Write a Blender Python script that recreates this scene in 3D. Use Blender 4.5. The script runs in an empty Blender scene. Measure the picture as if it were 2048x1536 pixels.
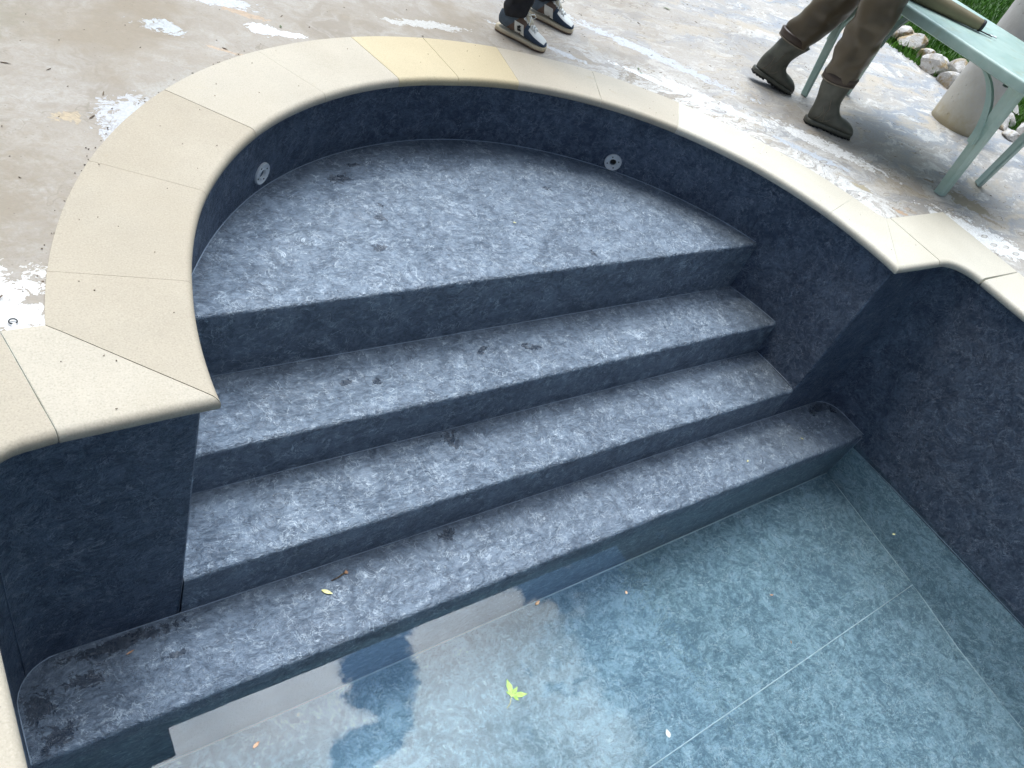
import bpy, bmesh, math, random
from mathutils import Vector, Matrix, noise
R_ = math.radians
PI = math.pi
random.seed(7)
scene = bpy.context.scene
COL = scene.collection

# ------------------------------------------------------------------ object helpers
ORG = {}
def tag(o, label=None, cat=None, group=None, kind=None):
    if label: o['label'] = label
    if cat: o['category'] = cat
    if group: o['group'] = group
    if kind: o['kind'] = kind
    return o

def empty(name, loc, label, cat, group=None):
    o = bpy.data.objects.new(name, None)
    COL.objects.link(o)
    o.location = loc
    o.empty_display_size = 0.05
    ORG[o] = Vector(loc)
    return tag(o, label, cat, group)

def mesh_obj(name, verts, faces, mats, parent=None, origin=None, smooth=True, mat_idx=None, label=None):
    """verts are in world coordinates; the origin is the thing's own base point"""
    if parent is not None:
        org = ORG[parent]
    elif origin is not None:
        org = Vector(origin)
    else:
        org = Vector((0, 0, 0))
    me = bpy.data.meshes.new(name)
    me.from_pydata([Vector(v) - org for v in verts], [], faces)
    if not isinstance(mats, (list, tuple)):
        mats = [mats]
    for m in mats:
        me.materials.append(m)
    if mat_idx:
        me.polygons.foreach_set('material_index', mat_idx)
    if smooth:
        me.polygons.foreach_set('use_smooth', [True] * len(me.polygons))
    me.update()
    bm = bmesh.new(); bm.from_mesh(me)
    bmesh.ops.recalc_face_normals(bm, faces=bm.faces)
    bm.to_mesh(me); bm.free()
    o = bpy.data.objects.new(name, me)
    COL.objects.link(o)
    if parent is not None:
        o.parent = parent
    else:
        o.location = org
    ORG[o] = org
    if label: o['label'] = label
    return o

def flat(o, angle=35):
    """smooth shading with sharp edges above the angle"""
    me = o.data
    bm = bmesh.new(); bm.from_mesh(me)
    for e in bm.edges:
        if len(e.link_faces) == 2 and e.calc_face_angle(0) > R_(angle):
            e.smooth = False
    bm.to_mesh(me); bm.free()
    return o

class MB:
    def __init__(s): s.v = []; s.f = []; s.m = []
    def add(s, vs, fs, mi=0):
        k = len(s.v); s.v += [tuple(v) for v in vs]
        s.f += [tuple(i + k for i in f) for f in fs]; s.m += [mi] * len(fs)
        return s
    def box(s, c, size, rz=0, mi=0, M=None):
        x, y, z = [a / 2 for a in size]
        vs = [Vector((sx * x, sy * y, sz * z)) for sx in (-1, 1) for sy in (-1, 1) for sz in (-1, 1)]
        T = (M if M is not None else Matrix.Rotation(rz, 4, 'Z'))
        vs = [(T @ v) + Vector(c) for v in vs]
        return s.add(vs, [(0, 1, 3, 2), (4, 6, 7, 5), (0, 4, 5, 1), (2, 3, 7, 6), (0, 2, 6, 4), (1, 5, 7, 3)], mi)
    def rings(s, rings, closed_ends=True, mi=0, mfun=None):
        n = len(rings[0]); k = len(s.v)
        for r in rings: s.v += [tuple(p) for p in r]
        for i in range(len(rings) - 1):
            for j in range(n):
                a = k + i * n + j; b = k + i * n + (j + 1) % n
                s.f.append((a, b, b + n, a + n)); s.m.append(mfun(i, j) if mfun else mi)
        if closed_ends:
            s.f.append(tuple(k + j for j in range(n))[::-1]); s.m.append(mfun(0, 0) if mfun else mi)
            s.f.append(tuple(k + (len(rings) - 1) * n + j for j in range(n))); s.m.append(mfun(len(rings) - 2, 0) if mfun else mi)
        return s
    def tube(s, pts, r, n=8, mi=0):
        pts = [Vector(p) for p in pts]; rs = r if isinstance(r, (list, tuple)) else [r] * len(pts)
        out = []; up = None
        for i, p in enumerate(pts):
            d = (pts[min(i + 1, len(pts) - 1)] - pts[max(i - 1, 0)])
            if d.length < 1e-9: d = Vector((0, 0, 1))
            d.normalize()
            if up is None: up = Vector((0, 0, 1)) if abs(d.z) < .9 else Vector((1, 0, 0))
            a = d.cross(up)
            if a.length < 1e-6: a = d.orthogonal()
            a.normalize(); b = a.cross(d).normalized(); up = b
            out.append([p + (a * math.cos(t) + b * math.sin(t)) * rs[i] for t in [2 * PI * q / n for q in range(n)]])
        return s.rings(out, True, mi)
    def obj(s, name, mats, parent=None, origin=None, smooth=True, label=None, sharp=None):
        o = mesh_obj(name, s.v, s.f, mats, parent, origin, smooth, s.m, label)
        if sharp: flat(o, sharp)
        return o

# ------------------------------------------------------------------ material helpers
class NT:
    def __init__(s, name):
        s.mat = bpy.data.materials.new(name); s.mat.use_nodes = True
        s.t = s.mat.node_tree; s.n = s.t.nodes; s.l = s.t.links
        s.n.clear()
        s.out = s.n.new('ShaderNodeOutputMaterial')
        s.b = s.n.new('ShaderNodeBsdfPrincipled')
        s.l.new(s.b.outputs[0], s.out.inputs[0])
        s._pos = None
    def pos(s):
        if s._pos is None:
            g = s.n.new('ShaderNodeNewGeometry'); s._pos = g.outputs['Position']
        return s._pos
    def _set(s, sock, v):
        if hasattr(v, 'is_linked') or hasattr(v, 'node'): s.l.new(v, sock)
        else:
            if sock.type == 'RGBA' and isinstance(v, (tuple, list)) and len(v) == 3: v = (*v, 1)
            sock.default_value = v
    def math(s, op, a, b=None, c=None, clamp=False):
        m = s.n.new('ShaderNodeMath'); m.operation = op; m.use_clamp = clamp
        s._set(m.inputs[0], a)
        if b is not None: s._set(m.inputs[1], b)
        if c is not None: s._set(m.inputs[2], c)
        return m.outputs[0]
    def vm(s, op, a, b=None):
        m = s.n.new('ShaderNodeVectorMath'); m.operation = op
        s._set(m.inputs[0], a)
        if b is not None: s._set(m.inputs[1], b)
        return m.outputs['Value'] if op in ('LENGTH', 'DOT_PRODUCT') else m.outputs[0]
    def noise(s, scale, detail=4, rough=.55, dist=0, vec=None, out='Fac'):
        n = s.n.new('ShaderNodeTexNoise')
        s._set(n.inputs['Vector'], vec if vec is not None else s.pos())
        n.inputs['Scale'].default_value = scale; n.inputs['Detail'].default_value = detail
        n.inputs['Roughness'].default_value = rough; n.inputs['Distortion'].default_value = dist
        return n.outputs[out]
    def vor(s, scale, vec=None, feature='F1', rand=1, out='Distance'):
        n = s.n.new('ShaderNodeTexVoronoi'); n.feature = feature
        s._set(n.inputs['Vector'], vec if vec is not None else s.pos())
        n.inputs['Scale'].default_value = scale; n.inputs['Randomness'].default_value = rand
        return n.outputs[out]
    def scale(s, v, sc, rot=0, off=(0, 0, 0)):
        m = s.n.new('ShaderNodeMapping'); s._set(m.inputs['Vector'], v)
        m.inputs['Scale'].default_value = sc; m.inputs['Rotation'].default_value = (0, 0, rot)
        m.inputs['Location'].default_value = off
        return m.outputs[0]
    def map(s, v, a, b, c=0., d=1., smooth=False):
        m = s.n.new('ShaderNodeMapRange'); m.clamp = True
        if smooth: m.interpolation_type = 'SMOOTHSTEP'
        s._set(m.inputs['Value'], v)
        for i, x in zip((1, 2, 3, 4), (a, b, c, d)): m.inputs[i].default_value = x
        return m.outputs[0]
    def mix(s, f, a, b, mode='MIX'):
        m = s.n.new('ShaderNodeMix'); m.data_type = 'RGBA'; m.blend_type = mode
        s._set(m.inputs[0], f); s._set(m.inputs[6], a); s._set(m.inputs[7], b)
        return m.outputs[2]
    def sep(s, v):
        m = s.n.new('ShaderNodeSeparateXYZ'); s._set(m.inputs[0], v); return m.outputs
    def bump(s, h, strength=.5, dist=.002, normal=None):
        m = s.n.new('ShaderNodeBump'); m.inputs['Strength'].default_value = strength
        m.inputs['Distance'].default_value = dist; s._set(m.inputs['Height'], h)
        if normal is not None: s._set(m.inputs['Normal'], normal)
        return m.outputs[0]
    def fin(s, color=None, rough=None, normal=None, **kw):
        if color is not None: s._set(s.b.inputs['Base Color'], color)
        if rough is not None: s._set(s.b.inputs['Roughness'], rough)
        if normal is not None: s._set(s.b.inputs['Normal'], normal)
        for k, v in kw.items():
            s._set(s.b.inputs[k.replace('_', ' ')], v)
        return s.mat

def plain(name, col, rough=.6, bump=0, bscale=200, var=.12, vscale=20, **kw):
    t = NT(name)
    f = t.noise(vscale, 4)
    c = t.mix(t.map(f, .3, .7), tuple(x * (1 - var) for x in col), tuple(min(1, x * (1 + var)) for x in col))
    nrm = t.bump(t.noise(bscale, 3), bump, .002) if bump else None
    return t.fin(c, rough, nrm, **kw)

# calibrated layout (metres, camera foot at x=0,y=0, coping top at z=0)
CX, CY = 1.9395, 1.1467
def lerp_tab(tab, a):
    for (a0, v0), (a1, v1) in zip(tab, tab[1:]):
        if a0 <= a <= a1:
            t = (a - a0) / (a1 - a0); return v0 + (v1 - v0) * t
    return tab[0][1] if a < tab[0][0] else tab[-1][1]
IN_T = [(0, 1.412), (8, 1.425), (16, 1.441), (33, 1.456), (50, 1.454), (63, 1.449), (78, 1.434), (91, 1.418), (103, 1.425), (118, 1.427), (132, 1.435), (150, 1.439), (165, 1.432), (181, 1.437)]
WALL_T = [(0, 1.440), (10, 1.462), (20, 1.485), (32, 1.502), (50, 1.510), (77, 1.512), (90, 1.506), (104, 1.495), (126, 1.486), (145, 1.470), (160, 1.466), (181, 1.466)]
OUT_R = 1.745
def pol(r, a): return (CX + r * math.cos(R_(a)), CY + r * math.sin(R_(a)))
Z1, Z2, Z3, Z4, ZW, ZF = -.337, -.6079, -.8008, -.9904, -1.06, -1.50
Y1, Y2, Y3, Y4 = 1.752, 1.4606, 1.1821, .9075
YEND = -3.2
XLT, XLB, XRT, XRB = 0.0, .040, 3.885, 3.842      # side walls lean in slightly towards the floor

# ================================================================== MATERIALS
def liner(name, ground, wet=False, spots=(), rng=(.40, .62), k=1.0, spec=.5):
    """slate-print reinforced pool liner"""
    t = NT(name)
    P = t.pos()
    warp = t.vm('SCALE', t.vm('SUBTRACT', t.noise(5, 3, vec=P, out='Color'), (.5, .5, .5)))
    warp.node.inputs['Scale'].default_value = .14
    PW = t.vm('ADD', P, warp)
    if k != 1: PW = t.scale(PW, (k, k, k))
    big = t.noise(2.6, 5, .6, .4, vec=PW)
    med = t.noise(11, 5, .68, .9, vec=PW)
    sml = t.noise(42, 4, .7, .6, vec=PW)
    # flaky slate ridges: thin curved lines where a noise crosses its middle value
    r1 = t.math('ABSOLUTE', t.math('SUBTRACT', t.noise(9, 3, .6, 1.6, vec=PW), .5))
    r2 = t.math('ABSOLUTE', t.math('SUBTRACT', t.noise(21, 3, .6, 1.2, vec=PW), .5))
    gate = t.map(t.noise(15, 2, vec=P), .52, .66)
    gate2 = t.map(t.noise(19, 2, vec=t.vm('ADD', P, (7, 3, 1))), .54, .68)
    v1 = t.math('MULTIPLY', t.map(r1, .0, .016, 1, 0), gate)
    v2 = t.math('MULTIPLY', t.map(r2, .0, .022, 1, 0), gate2)
    dk = t.math('MULTIPLY', t.map(t.math('ABSOLUTE', t.math('SUBTRACT', t.noise(12, 3, .6, 1.4, vec=t.vm('ADD', PW, (3, 9, 2))), .5)), 0, .012, 1, 0), t.map(t.noise(10, 2, vec=t.vm('ADD', P, (1, 8, 5))), .56, .68))
    f = t.math('ADD', t.math('MULTIPLY', big, .18), t.math('ADD', t.math('MULTIPLY', med, .37), t.math('MULTIPLY', sml, .45)))
    f = t.map(f, *rng)
    hf = t.noise(110, 3, .75, .3, vec=t.scale(P, (.6, 1, 1)))
    wr = t.noise(70, 4, .70, .5, vec=t.scale(PW, (.30, 1, 1), .16))
    wr2 = t.noise(34, 4, .74, .6, vec=t.scale(PW, (.7, 1, .8), -.3))
    # flakes of slate: warped cells, each with its own tone and a raised lip along part of its rim
    w2 = t.vm('SCALE', t.vm('SUBTRACT', t.noise(26, 4, .65, vec=P, out='Color'), (.5, .5, .5))); w2.node.inputs['Scale'].default_value = .075
    PF = t.vm('ADD', PW, w2)
    fa = t.sep(t.vor(17, vec=PF, out='Color'))[0]; fb = t.sep(t.vor(39, vec=PF, out='Color'))[1]
    ed = t.vor(17, vec=PF, feature='DISTANCE_TO_EDGE'); ed2 = t.vor(39, vec=PF, feature='DISTANCE_TO_EDGE')
    lip = t.math('MAXIMUM', t.math('MULTIPLY', t.map(ed, .0, .045, 1, 0), t.map(t.noise(13, 2, vec=P), .53, .60)),
                 t.math('MULTIPLY', t.map(ed2, .0, .06, 1, 0), t.map(t.noise(22, 2, vec=t.vm('ADD', P, (5, 5, 5))), .55, .62)))
    f = t.math('ADD', f, t.math('MULTIPLY', t.math('SUBTRACT', fa, .5), .30))
    f = t.math('ADD', f, t.math('MULTIPLY', t.math('SUBTRACT', fb, .5), .34))
    f = t.math('ADD', f, t.math('MULTIPLY', t.math('SUBTRACT', hf, .5), 1.5))
    f = t.math('ADD', f, t.math('MULTIPLY', t.math('SUBTRACT', wr, .5), 1.2))
    f = t.math('ADD', f, t.math('MULTIPLY', t.math('SUBTRACT', wr2, .5), 1.0), clamp=True)
    lo, hi, ve = ground
    c = t.mix(f, lo, hi)
    c = t.mix(t.math('MULTIPLY', t.math('MAXIMUM', v1, v2), .75), c, ve)
    c = t.mix(t.math('MULTIPLY', lip, .55), c, ve)
    c = t.mix(t.math('MULTIPLY', dk, .7), c, tuple(x * .35 for x in lo))
    rough = t.map(med, .3, .7, .34, .46)
    grain = t.noise(150, 3, .6, .5, vec=t.scale(P, (.55, 1, 1)))
    fine = t.noise(420, 2, .5)
    h = t.math('ADD', t.math('MULTIPLY', grain, 1.0), t.math('MULTIPLY', fine, .35))
    h = t.math('ADD', h, t.math('MULTIPLY', sml, 1.2))
    h = t.math('ADD', h, t.math('ADD', t.math('MULTIPLY', wr, 2.2), t.math('MULTIPLY', wr2, 2.6)))
    h = t.math('ADD', h, t.math('MULTIPLY', fa, 1.1))
    if spots:
        m = None
        nz = t.math('ADD', t.math('MULTIPLY', t.math('SUBTRACT', t.noise(24, 6, .72, 1.6), .5), 4.2), .05)
        for (x, y, rx, ry, rot, z0) in spots:
            q = t.n.new('ShaderNodeMapping'); q.vector_type = 'TEXTURE'
            t._set(q.inputs['Vector'], P)
            q.inputs['Location'].default_value = (x, y, z0); q.inputs['Rotation'].default_value = (0, 0, rot)
            q.inputs['Scale'].default_value = (rx, ry, .05)
            d = t.math('ADD', t.vm('LENGTH', q.outputs[0]), nz)
            k = t.map(d, .80, .92, 1, 0)
            m = k if m is None else t.math('MAXIMUM', m, k)
        c = t.mix(t.math('MULTIPLY', m, .85), c, (.016, .030, .055))
        rough = t.math('SUBTRACT', rough, t.math('MULTIPLY', m, .12))
    n = t.bump(h, 1.0, .0036)
    return t.fin(c, rough, n, Specular_IOR_Level=spec)

SPOTS = [(1.398, 2.393, .055, .03, .2, Z1), (1.49, 2.48, .035, .018, .1, Z1), (1.487, 2.221, .012, .02, .3, Z1), (1.366, 1.981, .03, .024, .2, Z1),
         (2.342, 2.266, .022, .018, 0, Z1), (1.45, 2.14, .028, .02, 0, Z1), (2.28, 1.82, .018, .03, 0, Z1),
         (1.72, 1.649, .035, .018, .6, Z2), (1.917, 1.633, .03, .02, .2, Z2), (1.131, 1.622, .022, .018, .2, Z2), (1.24, 1.60, .03, .014, .2, Z2), (1.95, 1.61, .04, .012, 0, Z2),
         (1.51, 1.41, .035, .045, .3, Z3), (1.4, 1.14, .04, .028, .2, Z4),
         (.30, 1.15, .16, .022, 0, Z4), (.20, 1.08, .05, .035, 0, Z4), (.075, 1.04, .035, .06, 0, Z4), (.10, .955, .05, .03, .4, Z4),
         (3.70, 1.14, .07, .03, .1, Z4), (3.80, 1.12, .03, .04, 0, Z4), (.42, 1.06, .05, .012, 0, Z4)]
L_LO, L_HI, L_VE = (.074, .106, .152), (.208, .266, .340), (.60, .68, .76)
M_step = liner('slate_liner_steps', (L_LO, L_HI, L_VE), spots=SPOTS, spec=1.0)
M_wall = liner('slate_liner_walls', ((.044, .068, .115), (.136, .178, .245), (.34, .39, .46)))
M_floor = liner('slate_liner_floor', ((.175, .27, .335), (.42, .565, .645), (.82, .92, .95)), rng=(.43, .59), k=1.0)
M_seam = plain('weld_bead', (.38, .46, .56), .35, .2)
M_seamd = plain('dark_weld_bead', (.13, .17, .235), .4, .2)
M_seamf = plain('pale_weld_bead', (.75, .84, .86), .5, .2)

def stone(name, base, dirt=.0):
    t = NT(name); P = t.pos()
    a = t.noise(3.5, 5, .6); b = t.noise(60, 4, .7); g = t.noise(230, 2, .6)
    c = t.mix(t.map(a, .3, .7), tuple(x * .93 for x in base), tuple(min(.9, x * 1.06) for x in base))
    c = t.mix(t.map(b, .52, .72, 0, .35), c, tuple(x * .80 for x in base))
    c = t.mix(t.map(g, .54, .68, 0, .5), c, tuple(x * .68 for x in base))
    c = t.mix(t.map(t.noise(110, 4, .7), .56, .70, 0, .35), c, tuple(x * .74 for x in base))
    c = t.mix(t.map(t.noise(1.7, 5, .6, .4, vec=t.vm('ADD', P, (2, 7, 0))), .42, .60, 0, .35), c, (base[0] * .84, base[1] * .80, base[2] * .74))
    c = t.mix(t.map(g, .34, .46, .4, 0), c, tuple(min(.92, x * 1.18) for x in base))
    # rusty specks and tiny pits
    sp = t.vor(26)
    pit = t.math('MULTIPLY', t.map(sp, .03, .055, 1, 0), t.map(t.noise(9, 2), .57, .66))
    c = t.mix(t.math('MULTIPLY', pit, .7), c, (.20, .14, .09))
    st = t.map(t.noise(4.2, 4, .6, .5, vec=t.vm('ADD', P, (4, 2, 0))), .66, .76, 0, .45 + dirt)
    c = t.mix(st, c, (base[0] * .82, base[1] * .70, base[2] * .52))
    h = t.math('SUBTRACT', t.math('ADD', t.math('MULTIPLY', g, .6), b), t.math('MULTIPLY', pit, 1.6))
    return t.fin(c, .72, t.bump(h, .5, .0012))
M_st_shaded = stone('limestone_tan', (.425, .362, .275), .2)  # left stones: dimmer end of the light gradient painted into the stone colour
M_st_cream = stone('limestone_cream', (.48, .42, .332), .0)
M_st_lit = stone('limestone_pale', (.61, .56, .465), .0)  # right stones: brighter end of that light gradient painted into the colour
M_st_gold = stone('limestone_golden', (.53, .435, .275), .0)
M_mortar = plain('mortar', (.70, .68, .60), .9, .3, 300)

def deck_mat():
    t = NT('worn_painted_concrete'); P = t.pos(); x, y, z = t.sep(P)
    wn = t.vm('SCALE', t.vm('SUBTRACT', t.noise(3.0, 4, out='Color'), (.5, .5, .5))); wn.node.inputs['Scale'].default_value = .5
    PW = t.vm('ADD', P, wn)
    a = t.noise(1.3, 6, .62, .6, vec=PW); b = t.noise(6, 6, .65, .8, vec=PW); g = t.noise(140, 3, .65); g2 = t.noise(45, 4, .7)
    beige = t.mix(t.map(a, .32, .68), (.255, .212, .165), (.385, .338, .285))
    beige = t.mix(t.map(b, .45, .64, 0, .7), beige, (.43, .395, .355))
    beige = t.mix(t.map(t.noise(2.1, 4, .6, .3, vec=t.vm('ADD', P, (9, 4, 0))), .50, .66, 0, .75), beige, (.26, .205, .14))
    # pinkish and grey film of worn paint towards the right-hand side of the pool
    st = t.scale(PW, (.9, 3.2, 1), R_(38))
    s1 = t.noise(1.5, 6, .65, .5, vec=st)
    side = t.math('ADD', t.math('MULTIPLY', t.math('SUBTRACT', x, 2.2), .33), t.math('MULTIPLY', t.math('SUBTRACT', a, .5), 1.6))
    side = t.map(side, 0, 1)
    grey = t.mix(t.map(s1, .44, .56), (.46, .43, .40), (.32, .345, .385))
    grey = t.mix(t.map(t.noise(3.2, 7, .74, .8, vec=st), .52, .60), grey, (.66, .645, .62))
    grey = t.mix(t.map(t.noise(1.7, 4, .6, .3, vec=t.vm('ADD', st, (5, 1, 0))), .55, .63, 0, .85), grey, (.52, .45, .36))
    c = t.mix(side, beige, grey)
    # distance band round the coping where white paint is left
    rr = t.vm('LENGTH', t.scale(P, (1, 1, 0), 0, (-CX, -CY, 0)))
    band = t.map(t.math('ADD', rr, t.math('MULTIPLY', t.math('SUBTRACT', b, .5), .9)), 1.80, 2.15, 1, 0)
    wt = t.math('MULTIPLY', band, t.math('MULTIPLY', t.map(x, 2.5, 3.3), t.map(t.noise(5.5, 8, .76, 1.0, vec=st), .45, .50)))
    c = t.mix(t.math('MULTIPLY', wt, .95), c, (.74, .725, .70))
    nz = t.math('ADD', t.math('MULTIPLY', t.math('SUBTRACT', t.noise(8, 8, .72, .9), .5), 3.0), t.math('MULTIPLY', t.math('SUBTRACT', t.noise(26, 5, .7, 1.2), .5), 2.4))
    edge = None
    blobs = [ # x, y, rx, ry, rot, colour, edge
        (.00, 1.56, .24, .13, .1, (.80, .78, .76), 1), (.17, 1.49, .09, .05, 0, (.80, .79, .78), 1), (.10, 1.60, .06, .05, 0, (.78, .76, .72), 1),
        (.62, 2.25, .10, .13, -.5, (.50, .50, .52), 1), (.70, 2.13, .06, .05, -.7, (.78, .77, .77), 1), (.80, 2.19, .11, .03, .6, (.78, .77, .77), 1),
        (.44, 2.27, .04, .03, 0, (.46, .36, .24), 1), (.86, 2.84, .08, .05, -.3, (.50, .52, .54), 1), (.85, 2.82, .014, .010, 0, (.2, .19, .18), 0),
        (1.22, 2.87, .05, .05, -.9, (.66, .66, .67), 1), (1.32, 2.845, .06, .02, -.25, (.80, .80, .80), 1), (1.10, 3.10, .16, .06, -.4, (.53, .54, .57), 1), (1.20, 2.98, .09, .02, -.5, (.46, .34, .24), 0), (1.02, 2.70, .09, .012, -.5, (.48, .36, .26), 0),
        (4.55, 1.52, .13, .085, -.9, (.27, .235, .17), 1), (4.55, 1.36, .07, .02, -.9, (.30, .25, .19), 1), (4.22, 1.43, .045, .014, -.7, (.34, .28, .21), 1),
        (3.78, 1.70, .055, .026, -.8, (.40, .34, .23), 1), (3.85, 1.50, .04, .025, -.7, (.48, .33, .22), 1), (3.95, 1.50, .035, .02, -.6, (.40, .33, .27), 1),
        (4.18, 1.67, .03, .015, -.7, (.38, .33, .25), 1), (4.22, 1.60, .03, .012, -.7, (.36, .31, .24), 1), (4.45, 1.72, .03, .012, -.7, (.33, .25, .18), 1),
        (2.60, 2.93, .26, .025, -.75, (.50, .505, .515), 0), (.05, 1.95, .34, .30, 0, (.255, .205, .145), 2), (.30, 2.85, .18, .16, .3, (.25, .215, .155), 2), (.9, 2.45, .22, .10, .4, (.40, .375, .335), 2), (3.4, 2.45, .32, .05, -.8, (.70, .70, .70), 1), (2.0, 3.02, .20, .035, -.1, (.52, .50, .47), 0),
        (3.9, 2.05, .3, .07, -.85, (.80, .79, .78), 1), (3.35, 2.9, .5, .05, -.8, (.50, .52, .56), 1), (3.7, 1.98, .25, .035, -.85, (.52, .56, .62), 1), (4.3, 1.25, .3, .12, -.9, (.83, .83, .83), 1),
        (3.15, 2.62, .2, .03, -.75, (.84, .83, .81), 1)]
    for i, (bx, by, rx, ry, rot, colr, eg) in enumerate(blobs):
        q = t.n.new('ShaderNodeMapping'); q.vector_type = 'TEXTURE'
        t._set(q.inputs['Vector'], P)
        q.inputs['Location'].default_value = (bx, by, 0); q.inputs['Rotation'].default_value = (0, 0, rot)
        q.inputs['Scale'].default_value = (rx, ry, 10)
        d = t.math('ADD', t.vm('LENGTH', q.outputs[0]), nz)
        m = t.map(d, .90, .98, 1, 0) if eg != 2 else t.map(d, .2, 1.5, .75, 0, smooth=True)
        c = t.mix(m, c, colr)
        if eg == 1:
            e = t.map(t.math('ABSOLUTE', t.math('SUBTRACT', d, 1.03)), 0, .09, 1, 0)
            edge = e if edge is None else t.math('MAXIMUM', edge, e)
    # flaked oval chips with a dark rim, right side
    stc = t.scale(P, (1, 2.6, 1), R_(40))
    cd = t.vor(7.0, vec=t.scale(stc, (1, 1, 0)))
    cd.node.voronoi_dimensions = '2D'
    cd = t.math('ADD', cd, t.math('MULTIPLY', t.math('SUBTRACT', g2, .5), .14))
    gate = t.math('MULTIPLY', t.map(x, 2.2, 2.7), t.map(t.noise(5, 2), .46, .54))
    ring = t.math('MULTIPLY', t.map(t.math('ABSOLUTE', t.math('SUBTRACT', cd, .20)), .010, .045, 1, 0), gate)
    inner = t.math('MULTIPLY', t.map(cd, .17, .21, 1, 0), gate)
    halfm = t.map(t.noise(14, 2), .42, .52)
    ring = t.math('MULTIPLY', ring, halfm)
    c = t.mix(t.math('MULTIPLY', inner, .5), c, (.46, .41, .34))
    c = t.mix(t.math('MULTIPLY', ring, .8), c, (.17, .145, .115))
    # hairline cracks / joint lines of the old screed
    ck = t.math('ABSOLUTE', t.math('SUBTRACT', t.noise(.9, 5, .62, .6, vec=t.vm('ADD', PW, (2, 5, 0))), .5))
    ckm = t.math('MULTIPLY', t.map(ck, 0, .0035, 1, 0), t.map(t.noise(2.3, 2), .48, .56))
    c = t.mix(t.math('MULTIPLY', ckm, .6), c, (.20, .165, .12))
    c = t.mix(t.math('MULTIPLY', edge, .35), c, (.24, .20, .155))
    # grit
    sp = t.vor(46); spm = t.math('MULTIPLY', t.map(sp, .07, .13, 1, 0), t.map(t.noise(12, 2), .44, .58))
    c = t.mix(t.math('MULTIPLY', spm, .6), c, (.16, .12, .085))
    c = t.mix(t.map(g, .40, .62, .0, .30), c, (.25, .21, .16))
    c = t.mix(t.map(g2, .52, .68, 0, .32), c, (.33, .27, .20))
    h = t.math('ADD', t.math('MULTIPLY', g, .5), t.math('ADD', g2, t.math('MULTIPLY', b, 2)))
    h = t.math('SUBTRACT', h, t.math('MULTIPLY', ring, 1.2))
    return t.fin(c, t.map(b, .3, .7, .62, .85), t.bump(h, .5, .003))
M_deck = deck_mat()

M_lawn = (lambda t: t.fin(t.mix(t.map(t.noise(5, 5), .35, .65), (.020, .050, .008), (.045, .105, .016)), .9, t.bump(t.noise(90, 3), .8, .02)))(NT('lawn_ground'))
def blade_mat(name, a, b):
    t = NT(name); return t.fin(t.mix(t.map(t.noise(7, 4), .3, .7), a, b), .55)
M_grass = blade_mat('grass_blades', (.040, .130, .006), (.095, .26, .012))
M_hedge = blade_mat('hedge_leaves', (.030, .060, .018), (.060, .110, .035))
M_bark = plain('bark', (.10, .075, .05), .9, .6)

def rock_mat():
    t = NT('white_limestone_rock'); P = t.pos()
    a = t.noise(7, 5, .65, .5); b = t.noise(30, 5, .7)
    c = t.mix(t.map(b, .3, .7), (.44, .41, .38), (.68, .66, .64))
    c = t.mix(t.map(a, .50, .60, 0, .9), c, (.36, .25, .11))
    c = t.mix(t.map(t.noise(16, 4), .60, .70, 0, .7), c, (.22, .16, .09))
    return t.fin(c, .85, t.bump(t.math('ADD', b, t.math('MULTIPLY', t.noise(110, 3), .5)), .8, .01))
M_rock = rock_mat()

def column_mat():
    t = NT('pitted_stone_column'); P = t.pos(); x, y, z = t.sep(P)
    g = t.noise(60, 4, .7); b = t.noise(9, 4)
    c = t.mix(t.map(b, .3, .7), (.50, .48, .455), (.60, .585, .565))
    pits = t.math('MULTIPLY', t.map(t.vor(34, vec=t.scale(P, (1, 1, .6))), .10, .17, 1, 0), t.map(t.noise(14, 2), .5, .58))
    # rusty splash dirt on the lowest part of the stone
    low = t.map(t.math('ADD', z, t.math('MULTIPLY', t.math('SUBTRACT', t.noise(18, 5, .7), .5), .28)), .0, .13, 1, 0, smooth=True)
    c = t.mix(t.math('MULTIPLY', low, .75), c, (.42, .31, .13))
    mid = t.map(t.math('ADD', z, t.math('MULTIPLY', t.math('SUBTRACT', g, .5), .5)), .12, .34, .5, 0)
    c = t.mix(mid, c, (.56, .50, .38))
    c = t.mix(t.math('MULTIPLY', pits, .55), c, (.30, .27, .23))
    return t.fin(c, .85, t.bump(t.math('SUBTRACT', g, t.math('MULTIPLY', pits, 1.5)), .5, .004))
M_col = column_mat()

def table_mat():
    t = NT('weathered_green_plastic'); P = t.pos()
    c = t.mix(t.map(t.noise(6, 5, .6, .6), .35, .65), (.31, .45, .405), (.43, .56, .51))
    c = t.mix(t.map(t.noise(16, 5, .7, .8, vec=t.scale(P, (2.5, .7, 1))), .55, .7, 0, .5), c, (.50, .58, .55))
    c = t.mix(t.map(t.noise(5, 4, vec=t.scale(P, (3, 3, .8), 0, (2, 2, 2))), .58, .72, 0, .45), c, (.34, .36, .22))
    return t.fin(c, .42, t.bump(t.noise(70, 3), .15, .001))
M_table = table_mat()
M_table_dark = plain('table_underside_plastic', (.10, .16, .145), .5, .1)

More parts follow.
